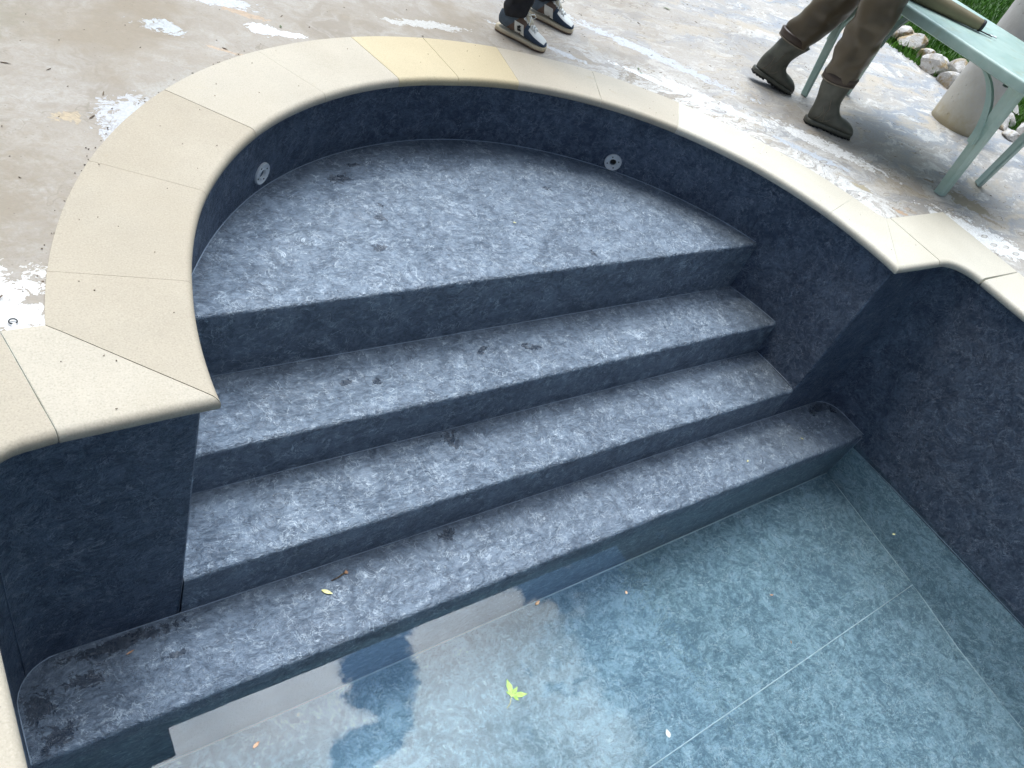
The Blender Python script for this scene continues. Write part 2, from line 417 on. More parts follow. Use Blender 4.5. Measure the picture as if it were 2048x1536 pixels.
M_boot = plain('dusty_rubber_boot', (.085, .086, .068), .42, .25, 90, .35, 16)
M_bootsole = plain('black_rubber_sole', (.018, .018, .017), .6, .3, 120)
M_wader = plain('brown_rubberised_wader', (.082, .062, .037), .36, .2, 60, .25, 5)
M_waderk = plain('khaki_wader_cloth', (.125, .105, .060), .55, .25, 90, .2, 6)
M_band = plain('brown_boot_band', (.050, .032, .022), .45, .1)
M_bandl = plain('pale_seam_line', (.20, .165, .12), .5)
M_khaki = plain('khaki_canvas', (.20, .165, .095), .75, .3, 260, .15, 8)
M_black = plain('black_webbing', (.012, .012, .014), .6, .2, 300)
M_metal = plain('steel_buckle', (.62, .62, .62), .3, 0, Metallic=1.0)
M_jeans = plain('black_denim', (.010, .011, .016), .85, .5, 400, .4, 30)
M_shirt = plain('grey_cotton', (.14, .15, .17), .9, .4, 200)
M_shirt2 = plain('dark_green_cotton', (.05, .07, .05), .9, .4, 200)
M_skin = plain('skin', (.45, .27, .19), .5, .1, 90, .06, Subsurface_Weight=.08)
M_hair = plain('dark_hair', (.03, .02, .014), .6, .8, 180)
M_s_navy = plain('navy_suede', (.028, .048, .082), .8, .4, 350, .2, 40)
M_s_grey = plain('slate_blue_suede', (.085, .115, .150), .8, .4, 350, .2, 40)
M_s_brown = plain('brown_suede', (.12, .080, .062), .8, .4, 350, .2, 40)
M_s_white = plain('white_leather', (.66, .66, .62), .55, .2, 300, .08)
M_s_cream = plain('cream_lining', (.62, .57, .45), .8, .3, 300)
M_s_sole = plain('cream_rubber_sole', (.56, .48, .34), .55, .2, 200)
M_s_gum = plain('gum_outsole', (.20, .12, .085), .6, .2, 200)
M_lace = plain('white_laces', (.80, .81, .78), .8, .4, 500)
M_plast = plain('grey_plastic', (.74, .76, .77), .38, .15, 300, .08)
M_plast_l = plain('pale_plastic', (.74, .75, .70), .4, .1, 300, .08)
M_dark = plain('dark_hole', (.008, .008, .008), .7)
M_ink = plain('black_print', (.012, .012, .012), .6)

def leafm(name, a, b, rough=.5):
    t = NT(name); return t.fin(t.mix(t.map(t.noise(120, 3), .35, .65), a, b), rough)
M_leafg = leafm('fresh_green_leaf', (.26, .44, .06), (.46, .64, .16))
M_leafy = leafm('yellow_leaf', (.66, .60, .18), (.80, .76, .40))
M_leafb = leafm('brown_leaf', (.20, .11, .05), (.34, .20, .09))
M_leafo = leafm('orange_petal', (.55, .26, .12), (.70, .42, .25))
M_litter = leafm('dry_litter', (.060, .040, .026), (.16, .11, .065), .8)
M_leafd = leafm('olive_leaf', (.07, .10, .03), (.14, .17, .06))

def water_mat():
    t = NT('clear_pool_water')
    b = t.b
    b.inputs['Base Color'].default_value = (.80, .94, .97, 1)
    b.inputs['Transmission Weight'].default_value = 1.0
    b.inputs['IOR'].default_value = 1.333
    b.inputs['Roughness'].default_value = 0.0
    n = t.bump(t.noise(2.2, 2, .4), .05, .01)
    return t.fin(normal=n)
M_water = water_mat()

# ================================================================== COPING STONES
T_ST = .036
def profile():
    pr = [(.0, 0)]  # placeholder for the outer top edge
    r = .020
    pts = [(r + .010, 0.0), (r, -.0004)]
    for k in range(1, 6):
        a = k / 6 * PI / 2
        pts.append((r - r * math.sin(a), -r + r * math.cos(a)))
    pts += [(0, -r), (0, -T_ST + .010)]
    for k in range(1, 3):
        a = k / 3 * PI / 2
        pts.append((.010 - .010 * math.cos(a), -T_ST + .010 - .010 * math.sin(a)))
    pts.append((.010, -T_ST))
    return pts
PROF = profile()
def slab_rings(st):
    rings = []
    for (nose, outer, nrm) in st:
        n = Vector((*nose, 0)); o = Vector((*outer, 0)); d = o - n; L = d.length; d.normalize()
        k = 1 / max(.3, d.dot(Vector((*nrm, 0)).normalized()))
        ring = [o + Vector((0, 0, -.001))]
        for f in (.92, .6, .3): ring.append(n + d * L * f)
        for (u, z) in PROF: ring.append(n + d * min(u * k, L * .9) + Vector((0, 0, z)))
        ring.append(n + d * L * .5 + Vector((0, 0, -T_ST)))
        ring.append(o + Vector((0, 0, -T_ST)))
        rings.append(ring)
    return rings
BED = MB()
def slab(name, st, mat, label, group='cream coping stones round the pool edge', gap=.0009):
    full = slab_rings(st)
    n = len(full[0])
    # mortar strip under the joints
    bed = []
    for r in full:
        cen = sum((Vector(p) for p in r), Vector()) / n
        bed.append([Vector(p) + (cen - Vector(p)).normalized() * .0018 + Vector((0, 0, -.0016 if Vector(p).z > -.01 else .0007)) for p in r])
    BED.rings(bed, True)
    # pull the two end sections in by half a joint
    for (i, j) in ((0, 1), (-1, -2)):
        for q in range(n):
            a, b = Vector(full[i][q]), Vector(full[j][q]); d = b - a
            if d.length > 1e-5: full[i][q] = a + d.normalized() * min(gap, d.length * .5)
    dz = random.uniform(-.0008, .0006)
    full = [[Vector(p) + Vector((0, 0, dz + .0006 * (noise.noise(Vector(p) * 9)))) for p in r] for r in full]
    m = MB().rings(full, True)
    c = sum((Vector((*s[0], 0)) for s in st), Vector()) / len(st)
    o = m.obj(name, mat, origin=(c.x, c.y, 0), sharp=42)
    tag(o, label, 'coping stone', group)
    return o
def arc_st(a0, a1, n=8):
    st = []
    for i in range(n + 1):
        a = a0 + (a1 - a0) * i / n
        st.append((pol(lerp_tab(IN_T, a), a), pol(OUT_R, a), (math.cos(R_(a)), math.sin(R_(a)))))
    return st
JT = [16.2, 32.2, 47.4, 62.3, 78.2, 90.2, 101.8, 117.0, 133.0, 148.7, 164.2]
arc_mats = [M_st_lit, M_st_lit, M_st_cream, M_st_cream, M_st_gold, M_st_gold, M_st_cream, M_st_cream, M_st_shaded, M_st_shaded]
arc_lab = ['very pale curved coping stone below and left of the front table leg',
           'pale curved coping stone below the olive rubber boots',
           'cream curved coping stone midway between the sneakers and the rubber boots',
           'cream curved coping stone directly below the toe of the front sneaker',
           'golden yellow coping stone, the right one of the two yellow stones',
           'golden yellow coping stone, the left one of the two yellow stones',
           'cream curved coping stone touching the left side of the golden yellow stones',
           'cream curved coping stone beside the white paint patch at the top left',
           'tan speckled curved coping stone above the left wall fitting, beside the grey paint patch',
           'tan speckled curved coping stone on the far left of the arch']
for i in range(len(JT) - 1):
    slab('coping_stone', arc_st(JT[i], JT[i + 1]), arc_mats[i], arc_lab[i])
# right end of the arch: arc stone mitred against the corner piece
TIPR, OCR = (3.351, 1.158), (3.672, 1.468)
st = []
for i in range(9):
    a = JT[0] + (.35 - JT[0]) * i / 8
    nose = pol(lerp_tab(IN_T, a), a) if i < 8 else TIPR
    st.append((nose, pol(OUT_R, a) if a > 10.7 else OCR, (math.cos(R_(a)), math.sin(R_(a)))))
slab('coping_stone', st, M_st_lit, 'very pale curved coping stone ending in the right pointed corner of the arch')
slab('coping_stone', [(TIPR, OCR, (0, 1)), ((3.46, 1.155), (3.68, 1.468), (0, 1)), ((3.58, 1.151), (3.69, 1.467), (0, 1)), ((3.694, 1.148), (3.704, 1.466), (0, 1))], M_st_lit,
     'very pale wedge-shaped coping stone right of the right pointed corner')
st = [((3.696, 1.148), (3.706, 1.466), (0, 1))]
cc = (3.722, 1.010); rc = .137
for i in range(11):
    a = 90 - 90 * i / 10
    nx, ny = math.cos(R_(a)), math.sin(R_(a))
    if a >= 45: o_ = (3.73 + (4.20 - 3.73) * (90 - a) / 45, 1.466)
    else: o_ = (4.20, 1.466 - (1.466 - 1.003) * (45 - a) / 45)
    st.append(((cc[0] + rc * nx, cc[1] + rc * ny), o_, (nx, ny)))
slab('coping_stone', st, M_st_lit, 'very pale L-shaped corner coping stone with the rounded inner corner, far right')
def straight(x_nose, x_out, y0, y1, mat, label, group):
    sgn = 1 if x_out > x_nose else -1
    n = 4
    return slab('coping_stone', [((x_nose, y0 + (y1 - y0) * i / n), (x_out, y0 + (y1 - y0) * i / n), (sgn, 0)) for i in range(n + 1)], mat, label, group)
ys = [1.0, .38, -.25, -.85, -1.45, -2.05, -2.65, YEND + .02]
for i in range(len(ys) - 1):
    straight(3.857, 4.20, ys[i], ys[i + 1], M_st_lit, 'pale straight coping stone at the right edge, first below the rounded corner stone' if i == 0 else 'pale straight coping stone further along the right side of the pool', 'straight coping stones along the right side')
# left end of the arch
TIPL, OCL = (.503, 1.150), (.222, 1.449)
st = []
for i in range(11):
    a = 164.2 + (180 - 164.2) * i / 10
    nose = pol(lerp_tab(IN_T, a), a) if i < 10 else TIPL
    st.append((nose, pol(OUT_R, a) if a < 170.0 else OCL, (math.cos(R_(a)), math.sin(R_(a)))))
slab('coping_stone', st, M_st_shaded, 'tan speckled curved coping stone ending in the left pointed corner of the arch')
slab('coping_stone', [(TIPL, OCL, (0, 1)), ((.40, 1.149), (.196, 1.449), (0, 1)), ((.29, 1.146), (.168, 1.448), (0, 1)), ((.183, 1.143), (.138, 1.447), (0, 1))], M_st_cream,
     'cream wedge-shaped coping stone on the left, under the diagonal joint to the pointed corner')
st = [((.181, 1.143), (.136, 1.447), (0, 1))]
cc = (.140, 1.012); rc = .128
for i in range(11):
    a = 90 + 90 * i / 10
    nx, ny = math.cos(R_(a)), math.sin(R_(a))
    if a <= 135: o_ = (.11 - (.11 + .34) * (a - 90) / 45, 1.447)
    else: o_ = (-.34, 1.447 - (1.447 - .98) * (a - 135) / 45)
    st.append(((cc[0] + rc * nx, cc[1] + rc * ny - .002), o_, (nx, ny)))
slab('coping_stone', st, M_st_shaded, 'tan L-shaped corner coping stone with the rounded inner corner, cut by the left picture edge')
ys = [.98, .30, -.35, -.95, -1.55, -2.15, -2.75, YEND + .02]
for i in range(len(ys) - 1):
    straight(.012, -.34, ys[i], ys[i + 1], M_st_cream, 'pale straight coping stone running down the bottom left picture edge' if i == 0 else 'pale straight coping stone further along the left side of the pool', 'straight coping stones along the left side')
xs = [-.34 + (4.20 + .34) * i / 8 for i in range(9)]
for i in range(8):
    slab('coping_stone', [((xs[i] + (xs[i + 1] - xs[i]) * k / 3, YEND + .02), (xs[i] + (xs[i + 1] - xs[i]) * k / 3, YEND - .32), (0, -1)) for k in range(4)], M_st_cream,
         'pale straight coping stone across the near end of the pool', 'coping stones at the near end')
tag(BED.obj('mortar_bed', M_mortar, smooth=False), kind='structure')

# ================================================================== DECK AND LAWN
hole = [(-.336, YEND - .316), (-.336, 1.443), (.222, 1.445)]
for i in range(0, 65):
    a = 170.0 - (170.0 - 10.7) * i / 64
    hole.append(pol(OUT_R - .004, a))
hole += [(3.672, 1.464), (4.196, 1.462), (4.196, YEND - .316)]
DX0, DX1, DY0, DY1 = -9.0, 6.32, -9.0, 12.0
bm = bmesh.new()
def loop(pts, z):
    vs = [bm.verts.new((x, y, z)) for x, y in pts]
    return [bm.edges.new((vs[i], vs[(i + 1) % len(vs)])) for i in range(len(vs))]
es = loop([(DX0, DY0), (DX1, DY0), (DX1, DY1), (DX0, DY1)], -.0045) + loop(hole, -.0045)
bmesh.ops.triangle_fill(bm, use_beauty=True, use_dissolve=False, edges=es)
me = bpy.data.meshes.new('deck'); bm.to_mesh(me); bm.free(); me.materials.append(M_deck)
deck = bpy.data.objects.new('concrete_deck', me); COL.objects.link(deck); tag(deck, kind='structure')
for p in me.polygons:
    if p.normal.z < 0: me.flip_normals(); break
B = 300
m = MB()
LZ = -.012
for (x0, x1, y0, y1) in ((-B, DX0, -B, B), (DX1, B, -B, B), (DX0, DX1, -B, DY0), (DX0, DX1, DY1, B)):
    m.add([(x0, y0, LZ), (x1, y0, LZ), (x1, y1, LZ), (x0, y1, LZ)], [(0, 1, 2, 3)])
tag(m.obj('lawn', M_lawn, smooth=False), kind='structure')
# grass blades where the lawn shows
g = MB()
rg = random.Random(3)
for k in range(30000):
    x = 6.28 + rg.random() ** 1.3 * 5.5
    y = rg.uniform(.8, 6.2)
    if x > 11.6: continue
    h = rg.uniform(.035, .085) * (1 + .5 * noise.noise(Vector((x * 2, y * 2, 0)))); w = rg.uniform(.003, .0065); a = rg.uniform(0, 2 * PI); l = rg.uniform(.1, .7) * h
    dx, dy = math.cos(a), math.sin(a); b2 = rg.uniform(0, 2 * PI)
    lx, ly = math.cos(b2) * l, math.sin(b2) * l
    g.add([(x - dx * w, y - dy * w, LZ), (x + dx * w, y + dy * w, LZ), (x + lx * .4 + dx * w * .7, y + ly * .4 + dy * w * .7, LZ + h * .6), (x + lx * .4 - dx * w * .7, y + ly * .4 - dy * w * .7, LZ + h * .6), (x + lx, y + ly, LZ + h)],
          [(0, 1, 2, 3), (3, 2, 4)])
tag(g.obj('grass', M_grass, smooth=False), 'bright green lawn grass beyond the white rock edging', kind='stuff')

# ================================================================== POOL BASIN
def wall_plan(t):
    """inner face of the pool wall at height fraction t (0 top, 1 floor)"""
    xl = XLT + (XLB - XLT) * t; xr = XRT + (XRB - XRT) * t
    pts = []
    y = YEND
    for k in range(12): pts.append((xl, YEND + (Y3 - .12 - YEND) * k / 11))
    r = .12
    for k in range(1, 9):
        a = PI - k / 8 * PI / 2
        pts.append((xl + r + r * math.cos(a), Y3 - r + r * math.sin(a)))
    pts.append(((xl + .474) / 2 + .05, Y3))
    x180 = CX - lerp_tab(WALL_T, 180)
    pts.append((x180 - .006, Y3)); pts.append((x180, Y3 + .006))
    for k in range(1, 72):
        a = 178 - (178 - 1.7) * k / 72
        r2 = lerp_tab(WALL_T, a)
        p = pol(r2, a)
        if p[1] > Y3 + .010: pts.append(p)
    xe = CX + lerp_tab(WALL_T, 0)
    pts.append((xe, Y3 + .006)); pts.append((xe + .006, Y3)); pts.append(((xr + xe) / 2, Y3))
    for k in range(0, 9):
        a = PI / 2 - k / 8 * PI / 2
        pts.append((xr - r + r * math.cos(a), Y3 - r + r * math.sin(a)))
    for k in range(1, 12): pts.append((xr, (Y3 - .12) + (YEND - (Y3 - .12)) * k / 11))
    return pts
levels = [-.030, -.15, -.30, -.45, -.62, -.80, -.99, -1.06, -1.2, -1.35, ZF - .002]
rows = [wall_plan((-z) / 1.5) for z in levels]
N = len(rows[0])
m = MB()
vs = [(x, y, z) for z, r in zip(levels, rows) for x, y in r]
fs = []
for i in range(len(levels) - 1):
    for j in range(N):
        j2 = (j + 1) % N
        fs.append((i * N + j, i * N + j2, (i + 1) * N + j2, (i + 1) * N + j))
m.add(vs, fs)
basin = empty('pool_wall', (CX, Y3, ZF), 'dark slate-blue liner wall curving round the rounded end of the pool', 'pool wall')
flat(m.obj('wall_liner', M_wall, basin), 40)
SR = .0016
def seam(pts, parent, r=SR, mat=None): return MB().tube(pts, r, 5).obj('weld_seam', mat or M_seam, parent)
# upright welds: two rounded pool corners, and one on the arch wall
for xx, sx in ((XLT, 1), (XRT, -1)):
    pts = []
    for z in (-.04, -.4, -.7, -.988):
        t = -z / 1.5; xw = (XLT + (XLB - XLT) * t + .12 * .293) if sx > 0 else (XRT + (XRB - XRT) * t - .12 * .293)
        pts.append((xw + sx * .001, Y3 - .12 * .293 - .001, z))
    seam(pts, basin, .0014, M_seamd)
a = 26.5; p = pol(lerp_tab(WALL_T, a) - .001, a); seam([(p[0], p[1], -.04), (p[0], p[1], Z1)], basin, .0016, M_wall)
seam([(.465, Y3 - .001, -.985), (.470, Y3 - .001, Z3)], basin, .0018, M_wall)

# floor
m = MB(); m.add([(-.1, YEND - .1, ZF), (4.0, YEND - .1, ZF), (4.0, 1.2, ZF), (-.1, 1.2, ZF)], [(0, 1, 2, 3)])
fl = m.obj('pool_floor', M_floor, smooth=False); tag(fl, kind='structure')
m = MB()
m.tube([(.0, .905, ZF + .001), (3.83, .905, ZF + .001)], .0036, 6)
m.obj('weld_seam', M_seamf, fl)
MB().tube([(3.815, .86, ZF + .001), (3.735, .21, ZF + .001), (3.665, -.13, ZF + .001), (3.625, -.53, ZF + .001), (3.60, -2.5, ZF + .001)], .0036, 6).obj('weld_seam', M_seamf, fl)
MB().tube([(3.735, .210, ZF + .001), (2.79, .187, ZF + .001), (1.86, .165, ZF + .001), (0.0, .13, ZF + .001)], .0025, 6).obj('weld_seam', M_seamf, fl)
pts = []
for k in range(9):
    y = .89 - k * .45; t = 1.115 / 1.5; pts.append((XRT + (XRB - XRT) * t - .001, y, -1.112 if k == 0 else -1.105 + .008 * math.sin(k)))
MB().tube(pts, .0022, 6).obj('weld_seam', M_seam, basin)
# sloping panel at the foot of the wall below the water
m = MB(); A = []; Bq = []
tab = [(-3.2, 3.53), (-2.5, 3.55), (-.53, 3.62), (-.13, 3.665), (.21, 3.735), (.86, 3.815), (1.0, 3.83)]
for k in range(25):
    y = -3.2 + k * 4.2 / 24; A.append((XRT + (XRB - XRT) * .75 - .002, y, -1.112)); Bq.append((lerp_tab(tab, y), y, ZF + .002))
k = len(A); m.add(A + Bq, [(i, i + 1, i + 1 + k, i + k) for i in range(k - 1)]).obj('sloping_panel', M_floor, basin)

# steps
steps = empty('pool_steps', (CX, Y4, ZF), 'four wide dark slate-print steps rising out of the water into the rounded pool end', 'steps')
def step(x0, x1, yf, zt, zb, yb, r, nx=90):
    prof = [(yf, zb), (yf, zb + (zt - r - zb) * .5), (yf, zt - r)]
    for k in range(1, 7):
        a = k / 6 * PI / 2
        prof.append((yf + r - r * math.cos(a), zt - r + r * math.sin(a)))
    prof += [(yf + r + .012, zt)]
    for k in range(1, 6): prof.append((yf + r + .012 + (yb - yf - r - .012) * k / 5, zt))
    prof.append((yb, zb))
    rings = []
    for i in range(nx + 1):
        x = x0 + (x1 - x0) * i / nx
        ring = []
        for (y, z) in prof:
            wob = noise.noise(Vector((x * 2.3, yf * 7, 1))) * .0030 + noise.noise(Vector((x * 9, yf * 5, 4))) * .0010
            wz = noise.noise(Vector((x * 1.9, y * 2.5, 8))) * .0022
            near = 1 if abs(y - yf) < .03 else 0
            ring.append((x, y + wob * near, z + (wz if z > zb + .01 else 0)))
        rings.append(ring)
    return MB().rings(rings, True).obj('step', M_step, steps, sharp=50)
step(.36, 3.50, Y1, Z1, -.64, 2.72, .014)
step(.38, 3.46, Y2, Z2, -.83, Y1 + .05, .016)
step(.4755, 3.3775, Y3 - .0005, Z3, -1.02, Y2 + .05, .017)
step(-.005, 3.89, Y4, Z4, ZF - .01, Y3 + .10, .020, 110)
# welded edges of the sheets
seam([(.57 + .02 * 0, Y1 - .001, Z2 + .001)] + [(x, Y1 - .001, Z2 + .001) for x in (1.2, 2.0, 2.8, 3.31)], steps)
seam([(x, Y2 - .001, Z3 + .001) for x in (.50, 1.2, 2.0, 2.8, 3.40)], steps)
seam([(x, Y3 - .002, Z4 + .001) for x in (.12, .46, 1.2, 2.0, 2.8, 3.35, 3.70)], steps)
seam([(pol(lerp_tab(WALL_T, a) - .002, a)[0], pol(lerp_tab(WALL_T, a) - .002, a)[1], Z1 + .0015) for a in [24.5 + k * (155.5 - 24.5) / 60 for k in range(61)]], steps, .0017)
def side_seam(a0, a1, z):
    seam([(pol(lerp_tab(WALL_T, a) - .0015, a)[0], pol(lerp_tab(WALL_T, a) - .0015, a)[1], z + .0012) for a in [a0 + k * (a1 - a0) / 10 for k in range(11)]], steps)
side_seam(12.8, 23.8, Z2); side_seam(167.5, 156, Z2); side_seam(2.2, 12.2, Z3); side_seam(177.5, 168, Z3)
def corner_seam(right, z):
    t = -z / 1.5; r = .12; xl = XLT + (XLB - XLT) * t; xr = XRT + (XRB - XRT) * t; pts = []
    for k in range(9):
        a = k / 8 * PI / 2
        if right: pts.append((xr - r + (r - .002) * math.cos(a), Y3 - r + (r - .002) * math.sin(a), z + .001))
        else: pts.append((xl + r - (r - .002) * math.cos(a), Y3 - r + (r - .002) * math.sin(a), z + .001))
    pts.insert(0, (pts[0][0], Y4 + .005, z + .001))
    return seam(pts, steps)
corner_seam(True, Z4); corner_seam(False, Z4)
seam([(3.846, Y4 - .002, Z4 - .02), (3.838, Y4 - .003, -1.2), (3.825, Y4 - .003, ZF)], steps)

# water
nx, ny = 2, 2
m = MB(); m.add([(-.02, YEND - .02, ZW), (3.92, YEND - .02, ZW), (3.92, Y4 + .10, ZW), (-.02, Y4 + .10, ZW)], [(0, 1, 2, 3)])
tag(m.obj('water', M_water, smooth=False), kind='structure')

# ================================================================== WALL FITTINGS
def fitting(ang, z, opened, label):
    rw = lerp_tab(WALL_T, ang)
    c = Vector((*pol(rw, ang), z)); nrm = Vector((-math.cos(R_(ang)), -math.sin(R_(ang)), 0)); up = Vector((0, 0, 1)); sd = nrm.cross(up)
    root = empty('pool_inlet', tuple(c), label, 'pool inlet', 'round plastic inlets in the curved wall')
    def lathe(prof, n=40):
        return [[c + nrm * h + (sd * math.cos(2 * PI * k / n) + up * math.sin(2 * PI * k / n)) * r for k in range(n)] for r, h in prof]
    MB().rings(lathe([(.0415, -.004), (.0418, .004), (.0408, .0085), (.0380, .0098), (.0325, .0070), (.0215, .0062), (.0205, .0085), (.0180, .0085), (.0172, .006), (.0165, .001)]), False).obj('flange', M_plast, root, sharp=30)
    if opened:
        MB().rings(lathe([(.0168, .002), (.0155, .003), (.015, -.004), (.0135, -.020)]), False).obj('sleeve', M_plast_l, root)
        hc = c + nrm * .0025 + up * .0035
        ring = [hc + (sd * math.cos(2 * PI * k / 28) * .0142 + up * math.sin(2 * PI * k / 28) * .0118) + nrm * .0006 * 0 for k in range(28)]
        m2 = MB(); m2.add(ring, [tuple(range(28))]); m2.obj('opening', M_dark, root)  # flat black disc stands in for the shade inside the sleeve
    else:
        MB().rings(lathe([(.0168, .0015), (.0150, .0012), (.0145, -.002), (.0120, -.0035), (.006, -.003), (.0003, -.0028)]), False).obj('plug', M_plast_l, root)
    for k in range(4):
        a = PI / 4 + k * PI / 2 + .35
        q = c + (sd * math.cos(a) + up * math.sin(a)) * .0275 + nrm * .0074
        ring1 = [q + (sd * math.cos(t) + up * math.sin(t)) * .0032 for t in [2 * PI * i / 10 for i in range(10)]]
        ring2 = [p - nrm * .002 for p in ring1]
        MB().rings([ring2, ring1], True).obj('screw', M_dark, root)
    return root
fitting(126.2, -.266, False, 'grey round pool inlet with a pale plug, on the left of the curved wall')
fitting(54.9, -.293, True, 'grey round pool inlet with an open dark hole, on the right of the curved wall')

# ================================================================== LOFTED FIGURE PARTS
def loft(F, az, pairs, n=20, pitch=0, pivot=(0, 0), expo=2.3, lat=0, wrinkle=0, seed=0):
    """rings in the sagittal plane: pairs of (back/bottom point, front/top point, half width[, lateral shift])"""
    d = Vector((math.cos(R_(az)), math.sin(R_(az)), 0)); l = Vector((-d.y, d.x, 0)); up = Vector((0, 0, 1))
    cp, sp = math.cos(R_(pitch)), math.sin(R_(pitch))
    rings = []
    for i, pr in enumerate(pairs):
        (bs, bz), (ts, tz), w = pr[:3]; sh = pr[3] if len(pr) > 3 else 0
        ms, mz = (bs + ts) / 2, (bz + tz) / 2; hs, hz = (ts - bs) / 2, (tz - bz) / 2
        ring = []
        for k in range(n):
            a = 2 * PI * k / n
            ca, sa = math.cos(a), math.sin(a)
            e = 2 / expo
            u = math.copysign(abs(ca) ** e, ca); v = math.copysign(abs(sa) ** e, sa)
            s_, z_ = ms + hs * u, mz + hz * u
            wf = 1
            if wrinkle:
                wf += wrinkle * noise.noise(Vector((math.cos(a) * 1.5 + seed, math.sin(a) * 1.5, (bz + tz) * 9 + ms * 3)))
                s_ += wrinkle * .12 * noise.noise(Vector((a, (bz + tz) * 7, seed + 5)))
            s2, z2 = s_ - pivot[0], z_ - pivot[1]
            s3, z3 = pivot[0] + s2 * cp - z2 * sp, pivot[1] + s2 * sp + z2 * cp
            p = Vector((F[0], F[1], F[2] if len(F) > 2 else 0)) + d * s3 + l * (v * w * wf + sh + lat) + up * z3
            ring.append(p)
        rings.append(ring)
    return rings
def interp_pairs(pairs, k=3):
    out = []
    n = len(pairs)
    def cr(p0, p1, p2, p3, t):
        return .5 * ((2 * p1) + (-p0 + p2) * t + (2 * p0 - 5 * p1 + 4 * p2 - p3) * t * t + (-p0 + 3 * p1 - 3 * p2 + p3) * t ** 3)
    fl = [(*p[0], *p[1], p[2], p[3] if len(p) > 3 else 0) for p in pairs]
    for i in range(n - 1):
        a, b, c_, d_ = fl[max(i - 1, 0)], fl[i], fl[i + 1], fl[min(i + 2, n - 1)]
        for q in range(k):
            t = q / k; v = [cr(a[j], b[j], c_[j], d_[j], t) for j in range(6)]
            out.append(((v[0], v[1]), (v[2], v[3]), v[4], v[5]))
    v = fl[-1]; out.append(((v[0], v[1]), (v[2], v[3]), v[4], v[5]))
    return out

def outline_sole(F, az, pts, z0, z1, pitch=0, pivot=(0, 0), mi=0, lugs=0, grow=0):
    """sole from a plan outline of (s, half width) pairs"""
    d = Vector((math.cos(R_(az)), math.sin(R_(az)), 0)); l = Vector((-d.y, d.x, 0)); up = Vector((0, 0, 1))
    cp, sp = math.cos(R_(pitch)), math.sin(R_(pitch))
    base = Vector((F[0], F[1], 0))
    def W(s, y, z):
        s2, z2 = s - pivot[0], z - pivot[1]
        return base + d * (pivot[0] + s2 * cp - z2 * sp) + l * y + up * (pivot[1] + s2 * sp + z2 * cp)
    left = [(s, w) for s, w, *_ in pts]; right = [(s, -(r[0] if r else w)) for s, w, *r in reversed(pts)]
    ol = left + right
    m = MB(); n = len(ol)
    rr = []
    for z, k in ((z0, .97), (z0 + (z1 - z0) * .25, 1.0), (z1 - (z1 - z0) * .2, 1.0), (z1, .96)):
        rr.append([W(s, y * k, z) for s, y in ol])
    m.rings(rr, True)
    if lugs:
        for i in range(lugs):
            s = pts[0][0] + (pts[-1][0] - pts[0][0]) * (i + .5) / lugs
            w = min([p[1] for p in pts], key=lambda q: 0) if False else max(.02, [p for p in sorted(pts, key=lambda q: abs(q[0] - s))][0][1] - .002)
            a_ = W(s, 0, z0 - .004)
            M = Matrix((( *(d * cp + up * sp), 0), (*l, 0), (*(up * cp - d * sp), 0), (0, 0, 0, 1))).transposed()
            if not (-.05 < s < -.02):
                m.box(a_, (.013, 2 * w, .010), M=M)
    return m

SOLE_B = [(-.134, .016), (-.126, .028), (-.10, .035), (-.06, .034), (-.01, .034), (.05, .043), (.095, .044), (.125, .034), (.142, .014)]
BOOT = [((.140, .018), (.140, .026), .010), ((.136, .012), (.132, .048), .032), ((.112, .012), (.110, .065), .044), ((.075, .012), (.075, .077), .046),
        ((.035, .012), (.042, .084), .042), ((-.005, .012), (.018, .100), .038), ((-.045, .012), (.004, .118), .037), ((-.090, .013), (-.006, .138), .038), ((-.122, .020), (-.012, .155), .038),
        ((-.132, .050), (-.014, .172), .040), ((-.135, .095), (-.013, .190), .043), ((-.143, .140), (-.013, .205), .048), ((-.156, .185), (-.013, .220), .055), ((-.166, .232), (-.013, .248), .062)]

